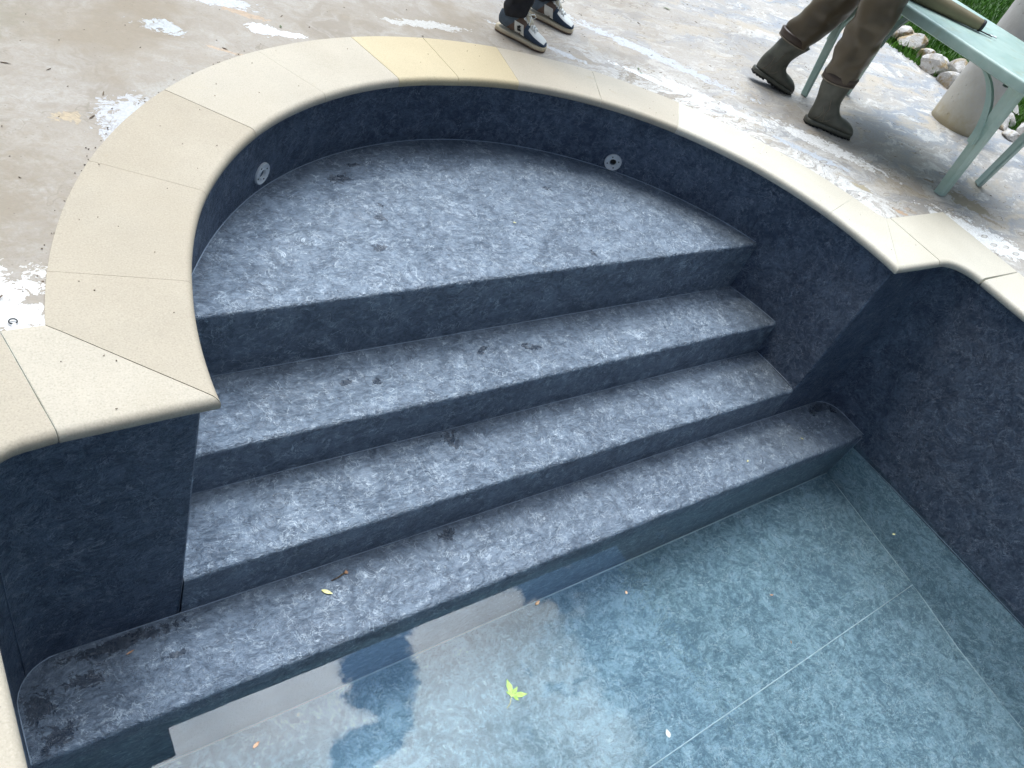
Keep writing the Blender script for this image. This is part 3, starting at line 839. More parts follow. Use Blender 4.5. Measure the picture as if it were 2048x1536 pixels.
# ---- person in waders
FR, AR = (4.075, 2.205), -37
FL, AL = (4.050, 2.646), -35
PL = -11
def boot(F, az, pitch, parent, lean=0):
    piv = (.09, .0)
    sh = lambda p: (p[0] + lean * max(0, p[1] - .09), p[1])
    pairs = interp_pairs([(sh(a), sh(b), w) for a, b, w in BOOT], 3)
    b = MB().rings(loft(F, az, pairs, 22, pitch, piv, wrinkle=.03), True).obj('boot', M_boot, parent)
    outline_sole(F, az, [(s * 1.005, w + .002) for s, w in SOLE_B], .006, .026, pitch, piv).obj('foxing_band', M_boot, b)
    outline_sole(F, az, SOLE_B, .003, .012, pitch, piv, lugs=13).obj('sole', M_bootsole, b)
    # raised moulded lines on the rubber, camera side
    d = Vector((math.cos(R_(az)), math.sin(R_(az)), 0)); l = Vector((-d.y, d.x, 0)); up = Vector((0, 0, 1))
    rings = loft(F, az, pairs, 22, pitch, piv, wrinkle=.03); B0 = Vector((*F, 0))
    def on(s_, z_):
        best = None
        for r in rings:
            for p in r:
                q = p - B0; lt = -q.dot(l)
                if lt < 0: continue
                e = (q.dot(d) - s_) ** 2 + (q.z - z_) ** 2
                if best is None or e < best[0]: best = (e, lt)
        return B0 + d * s_ - l * (best[1] + .0012) + up * z_
    m = MB()
    lx = lambda z_: lean * max(0, z_ - .09) + (-math.sin(R_(pitch)) * z_)
    dz = -math.sin(R_(pitch)) * .17
    for path in ([(-.10, .035), (-.085, .06), (-.082, .09), (-.10, .12)], [(-.10, .05), (-.06, .035), (-.03, .055), (.0, .11)], [(-.055, .04), (-.068, .075), (-.062, .11), (-.085, .16)]):
        P = [on(a + lx(z_), z_ + dz * max(0, (.09 - a)) / .17) for a, z_ in path]
        m.tube(P, .0014, 5)
    m.obj('moulded_line', M_bandl, b)
    return b
root2 = empty('person', (4.06, 2.40, 0), 'person in brown chest waders and olive rubber boots walking beside the green table', 'person')
# continuous body of the second person (hidden inside clothing, head and hands bare)
def skinned(name, nodes, edges, mat, parent, sub=2):
    me = bpy.data.meshes.new(name); org = ORG[parent]
    me.from_pydata([Vector(n[0]) - org for n in nodes], edges, [])
    o = bpy.data.objects.new(name, me); COL.objects.link(o); o.parent = parent; ORG[o] = org
    me.materials.append(mat)
    sk = o.modifiers.new('skin', 'SKIN'); sk.use_smooth_shade = True
    if not me.skin_vertices: pass
    for i, n in enumerate(nodes):
        v = me.skin_vertices[0].data[i]; r = n[1]
        v.radius = (r, r) if not isinstance(r, tuple) else r
        v.use_root = (i == 0)
    ss = o.modifiers.new('sub', 'SUBSURF'); ss.levels = sub; ss.render_levels = sub
    return o
def body(parent, hip, az, skin=M_skin, legs=(), shoulder_h=.50, hand_targets=None):
    d = Vector((math.cos(R_(az)), math.sin(R_(az)), 0)); l = Vector((-d.y, d.x, 0)); up = Vector((0, 0, 1)); h = Vector(hip)
    nodes = [(h, (.12, .085)), (h + up * .12, (.12, .08)), (h + up * .28 + d * .01, (.145, .095)), (h + up * .42, (.15, .085)), (h + up * .49, .055), (h + up * .55 + d * .015, .048),
             (h + up * .60 + d * .03, .070), (h + up * .69 + d * .03, .082), (h + up * .76 + d * .015, .060)]
    edges = [(i, i + 1) for i in range(8)]
    for sg in (1, -1):
        k = len(nodes)
        sh = h + l * sg * .17 + up * .43; el = sh + l * sg * .05 - up * .27 + d * .02; wr = el + up * .07 + d * .20 - l * sg * .06; pm = wr + up * .012 + d * .065 - l * sg * .02
        nodes += [(sh, .055), (el, .040), (wr, .027), (pm, (.036, .016))]
        edges += [(3, k), (k, k + 1), (k + 1, k + 2), (k + 2, k + 3)]
        hd = (pm - wr).normalized()
        for q in range(4):
            off = l * (q - 1.5) * .017; ln = (.030, .036, .033, .025)[q]
            b0 = len(nodes)
            nodes += [(pm + hd * .03 + off, .0085), (pm + hd * (.03 + ln) + off - up * .008, .0075), (pm + hd * (.03 + ln * 1.7) + off - up * .022, .0065)]
            edges += [(k + 3, b0), (b0, b0 + 1), (b0 + 1, b0 + 2)]
        b0 = len(nodes)
        nodes += [(pm - l * sg * .035 + d * .004, .0095), (pm - l * sg * .052 + hd * .03, .008)]
        edges += [(k + 3, b0), (b0, b0 + 1)]
    for foot_pts in legs:
        k = len(nodes); nodes += [(Vector(p), r) for p, r in foot_pts]
        edges += [(0, k)] + [(k + i, k + i + 1) for i in range(len(foot_pts) - 1)]
    o = skinned('body', nodes, edges, skin, parent)
    hc = h + up * .685 + d * .035
    # face
    nose = MB(); nose.rings([[hc + d * (.075 + a * .028) + l * math.cos(t) * .013 * (1 - a * .4) + up * (math.sin(t) * .02 * (1 - a * .5) - .012 - a * .006) for t in [2 * PI * i / 10 for i in range(10)]] for a in (0, .5, 1)], True); nose.obj('nose', skin, parent)
    for sg in (1, -1):
        e = MB(); c0 = hc + d * .072 + l * sg * .031 + up * .018
        e.rings([[c0 + d * math.cos(p) * .011 + (l * math.cos(t) + up * math.sin(t)) * math.sin(p) * .012 for t in [2 * PI * i / 10 for i in range(10)]] for p in (.05, .6, 1.2, 1.6)], True); e.obj('eye', M_s_white, parent)
        p_ = MB(); c1 = c0 + d * .0105; p_.rings([[c1 + d * q + (l * math.cos(t) + up * math.sin(t)) * .005 for t in [2 * PI * i / 10 for i in range(10)]] for q in (0, .0012)], True); p_.obj('pupil', M_dark, parent)
        ear = MB(); c2 = hc + l * sg * .082 - d * .005
        ear.rings([[c2 + l * sg * q + (d * math.cos(t) * .016 + up * math.sin(t) * .029) * f for t in [2 * PI * i / 12 for i in range(12)]] for q, f in ((0, .8), (.007, 1), (.012, .7))], True); ear.obj('ear', skin, parent)
    mo = MB(); c3 = hc + d * .076 - up * .045
    mo.rings([[c3 + d * q + l * math.cos(t) * .023 + up * math.sin(t) * .007 for t in [2 * PI * i / 14 for i in range(14)]] for q in (-.004, .004)], True); mo.obj('mouth', M_leafo, parent)
    # hair cap
    hr = MB(); rings = []
    for p in [0.02 + i * .19 for i in range(9)]:
        ring = []
        for t in [2 * PI * i / 20 for i in range(20)]:
            v = up * math.cos(p) * .105 + (d * math.cos(t) * .093 + l * math.sin(t) * .088) * math.sin(p)
            ring.append(hc + up * .018 - d * .012 + v * (1 + .03 * noise.noise(v * 60)) - (d * .02 if math.cos(t) > .5 and p > 1.0 else Vector()))
        rings.append(ring)
    hr.rings(rings, True).obj('hair', M_hair, parent)
    return d, l, up
def torso_shell(parent, name, hip, az, mat, z0, z1, grow=1.0, sleeves=None):
    d = Vector((math.cos(R_(az)), math.sin(R_(az)), 0)); l = Vector((-d.y, d.x, 0)); up = Vector((0, 0, 1)); h = Vector(hip)
    prof = [(-.10, .165, .13), (0, .175, .13), (.12, .165, .12), (.28, .18, .125), (.40, .19, .115), (.46, .14, .09), (.50, .075, .07)]
    rings = []
    for z, w, t_ in prof:
        if z < z0 - 1e-6 or z > z1 + 1e-6: continue
        rings.append([h + up * z + (l * math.cos(a) * w + d * math.sin(a) * t_) * grow * (1 + .05 * noise.noise(Vector((math.cos(a) * 2, math.sin(a) * 2, z * 9)))) for a in [2 * PI * i / 28 for i in range(28)]])
    o = MB().rings(rings, True).obj(name, mat, parent)
    if sleeves:
        for sg in (1, -1):
            sh = h + l * sg * .15 + up * .43; el = sh + l * sg * .06 - up * .27 + d * .02; wr = el + up * .065 + d * .185 - l * sg * .055
            MB().tube([sh - l * sg * .05, sh, sh * .5 + el * .5, el, el * .5 + wr * .5, wr], [.07, .075, .062, .056, .048, .042], 16).obj('sleeve', mat, o)
    return o

AB2 = -36
hip2 = (4.09, 2.40, .80)
def onf(F, az, s_, z, lat=0):
    d = Vector((math.cos(R_(az)), math.sin(R_(az)), 0)); l = Vector((-d.y, d.x, 0)); return Vector((*F, 0)) + d * s_ + l * lat + Vector((0, 0, z))
body(root2, hip2, AB2, legs=[[(onf(FR, AR, -.10, .70, .03), .06), (onf(FR, AR, -.10, .44), .045), (onf(FR, AR, -.09, .12), .026), (onf(FR, AR, -.02, .045), (.018, .014))],
                           [(onf(FL, AL, .15, .70, -.05), .06), (onf(FL, AL, .09, .44), .045), (onf(FL, AL, -.06, .17), .026), (onf(FL, AL, .0, .06), (.018, .014))]])
bR = boot(FR, AR, 0, root2)
bL = boot(FL, AL, PL, root2, .42)
RIM = lambda c, z, t, w, k=0: ((c - w, z + k), (c + w, z + k + t), w * .78)
WR = [((-.168, .240), (-.012, .256), .066), ((-.178, .275), (-.010, .288), .076), ((-.188, .33), (-.008, .34), .086), ((-.192, .42), (-.008, .42), .090), ((-.200, .50), (-.012, .50), .092),
      ((-.205, .60), (-.012, .60), .096), ((-.205, .70), (.000, .70), .108, .03), ((-.20, .84), (.03, .84), .118, .07)]
WL = [((-.080, .262), (.076, .238), .066), ((-.074, .295), (.100, .275), .076), ((-.052, .36), (.140, .35), .086), ((-.028, .43), (.172, .43), .090), ((-.008, .50), (.198, .49), .094),
      ((.015, .60), (.225, .60), .100, -.02), ((.04, .70), (.25, .70), .110, -.05), ((.06, .84), (.29, .84), .118, -.09)]
def wleg(F, az, pr, seed):
    return loft(F, az, interp_pairs(pr, 5), 32, 0, (0, 0), 2.1, wrinkle=.17, seed=seed)
wd = MB()
wd.rings(wleg(FR, AR, WR, 1), True); wd.rings(wleg(FL, AL, WL, 4), True)
waders = wd.obj('wader_trousers', M_wader, root2)
for F, az, c, z, k in ((FR, AR, -.090, .236, .014), (FL, AL, -.002, .262, -.024)):
    def rg_(zz, w): return ((c - w, z + zz), (c + w, z + zz + k), w * .82)
    MB().rings(loft(F, az, [rg_(.003, .084), rg_(.006, .088), rg_(.038, .091), rg_(.042, .086)], 28), True).obj('cuff_band', M_band, waders)
    MB().rings(loft(F, az, [rg_(-.004, .082), rg_(-.003, .089), rg_(.002, .090), rg_(.003, .084)], 28), True).obj('boot_rim', M_bandl, waders)
torso_shell(root2, 'wader_bib', hip2, AB2, M_waderk, -.10, .40, 1.06)
torso_shell(root2, 'shirt', hip2, AB2, M_shirt2, 0, .50, .99, sleeves=True)

# ---- person with sneakers
root1 = empty('person', (2.58, 3.08, 0), 'person in black jeans and navy, brown and white sneakers standing at the top edge', 'person')
F1, A1 = (2.482, 2.955), -52
F2, A2 = (2.80, 3.165), -50
SOLE_S = [(-.118, .014), (-.110, .026), (-.08, .036), (-.03, .036), (.02, .036), (.07, .043), (.10, .045), (.128, .034), (.140, .016)]
SHOE = [((.137, .020), (.136, .028), .012), ((.129, .018), (.126, .040), .030), ((.108, .018), (.105, .050), .040), ((.08, .018), (.08, .060), .043), ((.05, .020), (.054, .073), .040), ((.02, .022), (.033, .090), .037),
        ((-.015, .026), (.018, .104), .035), ((-.05, .026), (.005, .110), .035), ((-.085, .028), (-.02, .112), .035), ((-.108, .036), (-.045, .112), .034), ((-.118, .060), (-.062, .112), .030), ((-.116, .088), (-.074, .112), .026), ((-.110, .104), (-.080, .110), .022)]
def shoe(F, az, parent, label, logo=True):
    pairs = interp_pairs(SHOE, 4); n = 28
    rings = loft(F, az, pairs, n, 0, (0, 0), 2.5)
    mats = [M_s_navy, M_s_grey, M_s_brown, M_s_white, M_s_cream]
    nr = len(rings)
    def mf(i, j):
        f = i / nr; ang = 2 * PI * (j + .5) / n; top = math.cos(ang)
        if f < .36 and top > .45 and f > .05: return 3
        if f < .42: return 0
        if .42 <= f < .60: return 3 if top > .80 else 2
        if f > .92: return 4
        return 1
    s = MB().rings(rings, True, 0, mf).obj('sneaker', mats, parent, label=label)
    outline_sole(F, az, SOLE_S, .004, .021).obj('sole', M_s_sole, s)
    outline_sole(F, az, [(a, b - .001) for a, b in SOLE_S], .0, .006).obj('outsole', M_s_gum, s)
    d = Vector((math.cos(R_(az)), math.sin(R_(az)), 0)); l = Vector((-d.y, d.x, 0)); up = Vector((0, 0, 1)); b = Vector((*F, 0))
    lc = MB()
    # white tongue ridge and crossing laces with a bow
    for i in range(6):
        t = i / 5; s0 = .066 - t * .060; z0 = .0680 + t * .035 + .004
        w = .020 + .004 * t
        lc.tube([b + d * (s0 + .005) + l * (-w) + up * (z0 - .010), b + d * s0 + l * (-w * .5) + up * (z0 + .001), b + d * (s0 - .002) + up * (z0 + .003), b + d * s0 + l * (w * .5) + up * (z0 + .001), b + d * (s0 + .005) + l * w + up * (z0 - .010)], .0048, 6)
    for sg in (1, -1):
        for ln, dr in ((.05, .02), (.038, -.012)):
            pts = [b + d * .006 + up * .112, b + d * (.012 + dr) + l * sg * ln * .5 + up * .122, b + d * (.02 + dr) + l * sg * ln + up * .105, b + d * (.022 + dr * .4) + l * sg * ln * .6 + up * .097]
            lc.tube(pts, .0027, 6)
    lc.obj('laces', M_lace, s)
    # tongue / collar padding
    MB().rings(loft(F, az, [((.030, .075), (.050, .088), .018), ((.015, .090), (.036, .104), .020), ((.002, .104), (.020, .122), .020), ((-.004, .116), (.010, .130), .016)], 14), True).obj('tongue', M_s_cream, s)
    # pale side patch with a dark mark, camera side (-l)
    def side(sx, z, out):   # point on the outer wall of the shoe
        best = None
        for ring in rings:
            for p in ring:
                q = p - b; ds = q.dot(d) - sx; dz = q.z - z; lt = -q.dot(l)
                if lt < 0: continue
                e = ds * ds + dz * dz
                if best is None or e < best[0]: best = (e, lt)
        return b + d * sx - l * (best[1] + out) + up * z
    P4 = [(-.020, .034), (.030, .032), (.014, .078), (-.034, .082)]
    def quad(u, v):
        a = Vector(P4[0]).lerp(Vector(P4[1]), u); c = Vector(P4[3]).lerp(Vector(P4[2]), u); return a.lerp(c, v)
    pv = []
    for j in range(5):
        for i in range(5):
            q = quad(i / 4, j / 4); pv.append(side(q.x, q.y, .0022))
    pf = [(j * 5 + i, j * 5 + i + 1, j * 5 + i + 6, j * 5 + i + 5) for j in range(4) for i in range(4)]
    MB().add(pv, pf).obj('side_patch', M_s_white, s)
    if logo:
        # interlocked reversed D and C, drawn as thick strokes on the patch
        lm = MB()
        def stroke(pts, w=.0026):
            P = []
            for (u, v) in pts:
                q = quad(u, v); P.append(side(q.x, q.y, .0034))
            lm.tube(P, w, 6)
        stroke([(.36, .30), (.36, .66)]); stroke([(.36, .66), (.50, .66), (.60, .56), (.60, .42), (.50, .30), (.36, .30)])
        stroke([(.70, .72), (.54, .76), (.44, .68), (.44, .52)]); stroke([(.44, .46), (.48, .38), (.60, .34), (.70, .38)])
        lm.obj('logo', M_ink, s)
    return s
shoe(F1, A1, root1, 'front sneaker, with a black mark on its pale side patch')
shoe(F2, A2, root1, 'rear sneaker, half covered by the trouser leg', logo=False)
hip1 = (2.62, 3.16, .84)
body(root1, hip1, -50, legs=[[((2.55, 3.10, .74), .07), ((2.50, 3.02, .45), .05), ((2.440, 3.01, .10), .032), ((2.52, 2.91, .05), (.03, .018))],
                           [((2.70, 3.20, .74), .07), ((2.76, 3.18, .45), .05), ((2.755, 3.22, .10), .032), ((2.84, 3.12, .05), (.03, .018))]])
JL1 = [((-.090, .078), (-.005, .108), .044), ((-.094, .090), (.004, .118), .050), ((-.100, .12), (.010, .14), .056), ((-.096, .16), (.012, .17), .055), ((-.100, .24), (.015, .24), .062), ((-.085, .42), (.045, .42), .070), ((-.10, .60), (.05, .60), .085, .015), ((-.12, .84), (.06, .84), .10, .04)]
JL2 = [((-.092, .078), (-.010, .108), .044), ((-.098, .090), (.000, .118), .050), ((-.104, .12), (.006, .14), .056), ((-.098, .16), (.010, .17), .055), ((-.100, .24), (.012, .24), .062), ((-.085, .42), (.045, .42), .070), ((-.11, .60), (.04, .60), .085, -.01), ((-.14, .84), (.04, .84), .10, -.04)]
j = MB()
j.rings(loft(F1, A1, interp_pairs(JL1, 5), 26, 0, (0, 0), 2.1, wrinkle=.25, seed=2), True)
j.rings(loft(F2, A2, interp_pairs(JL2, 5), 26, 0, (0, 0), 2.1, wrinkle=.25, seed=7), True)
jeans = j.obj('jeans', M_jeans, root1)
torso_shell(jeans, 'jeans_seat', hip1, -50, M_jeans, -.10, .12, 1.0)
torso_shell(root1, 'sweater', hip1, -50, M_shirt, 0, .50, 1.04, sleeves=True)

# ================================================================== TABLE
TZ = .657
tb = empty('garden_table', (4.59, 2.1, 0), 'faded green plastic garden table standing on the deck behind the person in waders', 'table')
tx0, tx1, ty0, ty1 = 4.178, 5.012, 1.505, 2.64
def rrect(x0, x1, y0, y1, r, n=5):
    out = []
    for cx, cy, a0 in ((x1 - r, y1 - r, 0), (x0 + r, y1 - r, 90), (x0 + r, y0 + r, 180), (x1 - r, y0 + r, 270)):
        for k in range(n + 1):
            a = R_(a0 + 90 * k / n); out.append((cx + r * math.cos(a), cy + r * math.sin(a)))
    return out
rings = []
for inset, z, r in ((.012, TZ - .055, .05), (.002, TZ - .050, .055), (0, TZ - .012, .06), (.004, TZ - .003, .06), (.012, TZ, .055), (.030, TZ - .001, .05), (.040, TZ - .004, .045)):
    rings.append([(x, y, z) for x, y in rrect(tx0 + inset, tx1 - inset, ty0 + inset, ty1 - inset, r)])
MB().rings(rings, True).obj('tabletop', M_table, tb, sharp=50)
# parasol socket ring in the middle of the top
MB().rings([[(4.595 + r * math.cos(a), 2.11 + r * math.sin(a), z) for a in [2 * PI * k / 24 for k in range(24)]] for r, z in ((.034, TZ - .004), (.034, TZ + .001), (.028, TZ + .001), (.024, TZ - .003))], False).obj('parasol_socket', M_table, tb)
for (fx, fy, tx, ty) in ((4.285, 2.55, 4.262, 2.60), (4.735, 2.588, 4.745, 2.60), (4.380, 1.605, 4.262, 1.585), (4.888, 1.655, 4.93, 1.60)):
    rings = []
    for t in (0, .02, .35, .7, 1):
        z = t * (TZ - .03); x = fx + (tx - fx) * t; y = fy + (ty - fy) * t
        a = (.034 + .010 * t) * (.75 if fy > 2 else .80); b_ = (.030 + .010 * t) * (.75 if fy > 2 else .80)
        sx = 1 if tx < 4.5 else -1; sy = 1 if ty < 2 else -1
        # L-section leg: outer faces with a chamfered corner, open to the inside
        sec = [(-a, -b_ * .55), (-a * .6, -b_), (a, -b_), (a, -b_ + .010), (-a + .014, -b_ + .010), (-a + .010, b_), (-a, b_)]
        full = [(-a, -b_ * .5), (-a * .5, -b_), (a * .9, -b_), (a, -b_ * .6), (a * .2, b_ * .2), (-a * .3, b_), (-a, b_ * .9)]
        rings.append([(x + sx * u, y + sy * v, z) for u, v in full])
    leg = MB().rings(rings, True).obj('leg', M_table, tb, sharp=25)
# curved braces between the apron and each leg
for (x, y, sy) in ((4.272, 1.625, 1), (4.925, 1.63, 1), (4.272, 2.57, -1), (4.75, 2.56, -1)):
    pts = []; inner = []
    for k in range(13):
        a = k / 12 * PI / 2
        # quarter ellipse bulging towards the table corner
        yy = y + sy * (.235 * (1 - math.sin(a)) - .002); zz = (TZ - .055) - .30 * (1 - math.cos(a))
        pts.append((yy, zz))
    rings = []
    for (yy, zz) in pts:
        rings.append([(x - .014, yy + .0, zz + .002), (x + .014, yy, zz + .002), (x + .014, yy - sy * .034, zz - .0), (x - .014, yy - sy * .034, zz)])
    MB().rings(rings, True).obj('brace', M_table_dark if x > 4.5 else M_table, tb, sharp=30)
# cross rail under the top
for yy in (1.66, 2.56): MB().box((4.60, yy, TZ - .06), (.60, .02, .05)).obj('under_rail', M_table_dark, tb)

# khaki tube with buckle on the table
kb = empty('canvas_tube', (4.45, 2.2, TZ), 'rolled khaki canvas tube with a black strap and steel buckle lying on the green table', 'canvas tube')
A_, B_ = Vector((4.24, 2.47, TZ + .040)), Vector((4.575, 2.050, TZ + .028))
pts = [A_.lerp(B_, t) for t in (0, .12, .25, .4, .55, .7, .85, .96, 1)]
MB().tube(pts, [.043, .046, .046, .043, .040, .035, .031, .028, .024], 20).obj('tube_body', M_khaki, kb)
dd = (B_ - A_).normalized()
MB().tube([B_ - dd * .012, B_ - dd * .004, B_ + dd * .003, B_ + dd * .006], [.0292, .0296, .028, .015], 20).obj('end_cap', M_black, kb)
ss = Vector((-dd.y, dd.x, 0))
MB().box(tuple(B_ + dd * .035 + Vector((0, 0, -.022))), (.07, .020, .004), rz=math.atan2(dd.y, dd.x)).obj('strap', M_black, kb)
mm = MB()
cb = B_ + dd * .075 + Vector((0, 0, -.018))
mm.tube([cb + dd * .018 * math.cos(a) + ss * .011 * math.sin(a) for a in [2 * PI * k / 12 for k in range(13)]], .0028, 6); mm.obj('buckle', M_metal, kb)
sp = A_.lerp(B_, .62) + Vector((0, 0, -.03)) + Vector((.075, .055, 0))
MB().tube([sp, sp + dd * .05 + Vector((0, 0, .004)), sp + dd * .11], .006, 6).obj('loose_strap', M_black, kb)

# ================================================================== COLUMN
col = empty('stone_column', (5.585, 2.265, 0), 'round pale stone column with a rust-stained pitted base behind the green table', 'column')
cc_ = Vector((5.585, 2.265, 0)); rings = []
NS = 56
for i in range(60):
    t = i / 59; z = -.01 + t * 2.7; r = .158 - .010 * t
    rings.append([cc_ + Vector((math.cos(a) * r, math.sin(a) * r, z)) + Vector((math.cos(a), math.sin(a), 0)) * (.0025 * noise.noise(Vector((math.cos(a) * 3, math.sin(a) * 3, z * 6)))) for a in [2 * PI * k / NS for k in range(NS)]])
MB().rings(rings, True).obj('shaft', M_col, col)
m = MB(); m.box((5.585, 2.265, 2.76), (.40, .40, .14)); m.obj('capital', M_col, col, smooth=False)

# ================================================================== ROCKS
F_PX = 1616.8
RR = [[0.798, -0.18, 0.574], [-0.508, -0.714, 0.481], [0.323, -0.676, -0.662]]
rr = random.Random(11)
def rock(x, y, r, seed, sx=1.2, sz=.75, rot=0):
    bm = bmesh.new(); bmesh.ops.create_icosphere(bm, subdivisions=3, radius=1)
    for v in bm.verts:
        p = v.co.copy()
        # flattened facets: clamp against a few random planes
        q = random.Random(seed)
        for _ in range(9):
            nrm = Vector((q.uniform(-1, 1), q.uniform(-1, 1), q.uniform(-1, 1))).normalized(); dl = q.uniform(.50, .82)
            e = p.dot(nrm) - dl
            if e > 0: p -= nrm * e * 1.0
        p *= 1 + .10 * noise.noise(p * 2.2 + Vector((seed, 0, 0))) + .04 * noise.noise(p * 7 + Vector((seed, 3, 0)))
        v.co = Vector((p.x * r * sx, p.y * r, p.z * r * sz))
    bm.transform(Matrix.Rotation(rot, 4, 'Z') @ Matrix.Rotation(q.uniform(-.3, .3), 4, 'X'))
    zmin = min(v.co.z for v in bm.verts)
    me = bpy.data.meshes.new('rock'); bm.to_mesh(me); bm.free(); me.materials.append(M_rock)
    me.polygons.foreach_set('use_smooth', [True] * len(me.polygons))
    o = bpy.data.objects.new('edging_rock', me); COL.objects.link(o); o.location = (x, y, -zmin - .02 - .012)
    flat(o, 16)
    return o
rocks = [  # x, y, radius, label
    (6.50, 3.30, .11, 'tall rounded white rock at the left end of the rock edging, nearest the boots'),
    (6.33, 2.95, .10, 'white rock second from the left end of the rock edging'),
    (6.42, 3.08, .09, None), (6.60, 3.05, .085, None), (6.28, 2.78, .09, None), (6.50, 2.86, .10, 'yellowish lichen-stained rock at the lawn edge in the middle of the rock edging'),
    (6.38, 2.66, .085, None), (6.22, 2.62, .075, None), (6.56, 2.66, .09, None),
    (6.44, 2.50, .13, 'large brown-stained rock beside the pale column'), (6.24, 2.46, .09, 'smooth white rock at the left foot of the column'),
    (6.10, 2.50, .06, None), (6.13, 2.36, .065, None), (6.60, 2.42, .09, None), (6.36, 2.30, .08, None), (6.20, 2.24, .07, None),
    (6.52, 2.16, .09, None), (6.28, 2.06, .10, 'flat pinkish rock right of the column, seen behind the front table leg'), (6.10, 2.10, .06, None),
    (6.45, 1.92, .11, 'rust-coloured rock between the two right table legs'), (6.22, 1.86, .09, 'white angular rock just below the rust-coloured one, between the two right table legs'), (6.60, 1.80, .09, None), (6.38, 1.68, .10, None), (6.15, 1.66, .07, None),
    (6.55, 1.55, .09, None), (6.28, 1.48, .09, None), (6.42, 1.30, .10, None), (6.2, 1.25, .08, None),
    (6.62, 3.44, .10, None), (6.45, 3.50, .09, None), (6.60, 3.72, .10, None), (6.42, 3.80, .085, None), (6.58, 4.0, .10, None), (6.42, 4.12, .09, None), (6.6, 4.3, .09, None), (6.42, 4.45, .1, None)]
for i, (x, y, r, lab) in enumerate(rocks):
    o = rock(x, y, r, i * 13 + 5, rr.uniform(1.0, 1.35), rr.uniform(.65, .95), rr.uniform(0, PI))
    tag(o, lab or 'rough white limestone rock in the edging between the deck and the lawn', 'rock', 'white rocks edging the lawn')

# ================================================================== TALL HEDGE (seen mirrored in the water)
hd = empty('tall_hedge', (11.4, -1.6, 0), 'tall dark green hedge standing beyond the lawn', 'hedge')
hx0, hx1, hy0, hy1, hz = 10.3, 12.3, -9.0, 4.0, 9.15
core = MB(); rings = []
for z in (0.3, 2, 4, 6, 8, hz - .35):
    rings.append([(x, y, z) for x, y in rrect(hx0 + .3, hx1 - .3, hy0 + .3, hy1 - .3, .5)])
core.rings(rings, True).obj('foliage_core', M_hedge, hd, smooth=False)
lf = MB(); q = random.Random(5)
for k in range(26000):
    f = q.random()
    if f < .62: x, y, z = hx0 + q.uniform(-.10, .3), q.uniform(hy0, hy1), q.uniform(.1, hz)
    elif f < .80: x, y, z = q.uniform(hx0, hx1), q.uniform(hy0, hy1), hz + q.uniform(-.35, .08) 
    else: x, y, z = q.uniform(hx0, hx1), hy1 + q.uniform(-.3, .10), q.uniform(.1, hz)
    z += .12 * noise.noise(Vector((y * .8, z * .5, 3)))
    s = q.uniform(.05, .11)
    a = Vector((q.uniform(-1, 1), q.uniform(-1, 1), q.uniform(-1, 1))).normalized(); b = a.orthogonal().normalized(); c_ = Vector((x, y, z))
    lf.add([c_ - a * s, c_ + b * s * .45, c_ + a * s, c_ - b * s * .45], [(0, 1, 2, 3)])
lf.obj('foliage', M_hedge, hd, smooth=False)
for yy in (-6, -2, 1.5): MB().tube([(11.3, yy, -.02), (11.3, yy, 4)], .12, 10).obj('trunk', M_bark, hd)

# ================================================================== LEAVES AND LITTER
def leaf_shape(L, W, n=8, curl=.15):
    vs = []; fs = []
    for i in range(n + 1):
        t = i / n; w = W * math.sin(PI * t ** .85) * .5
        z = curl * L * (t - .5) ** 2
        vs += [(t * L - L / 2, -w, z + abs(w) * .25), (t * L - L / 2, 0, z), (t * L - L / 2, w, z + abs(w) * .25)]
    for i in range(n):
        a = i * 3; fs += [(a, a + 3, a + 4, a + 1), (a + 1, a + 4, a + 5, a + 2)]
    return vs, fs
def small_leaf(x, y, z, L, W, rot, mat, label, name='leaf', cat='leaf'):
    vs, fs = leaf_shape(L, W); c, s = math.cos(rot), math.sin(rot)
    o = mesh_obj(name, [(x + c * a - s * b, y + s * a + c * b, z + h + .0012) for a, b, h in vs], fs, mat, origin=(x, y, z))
    tag(o, label, cat, 'small fallen leaves')
    return o
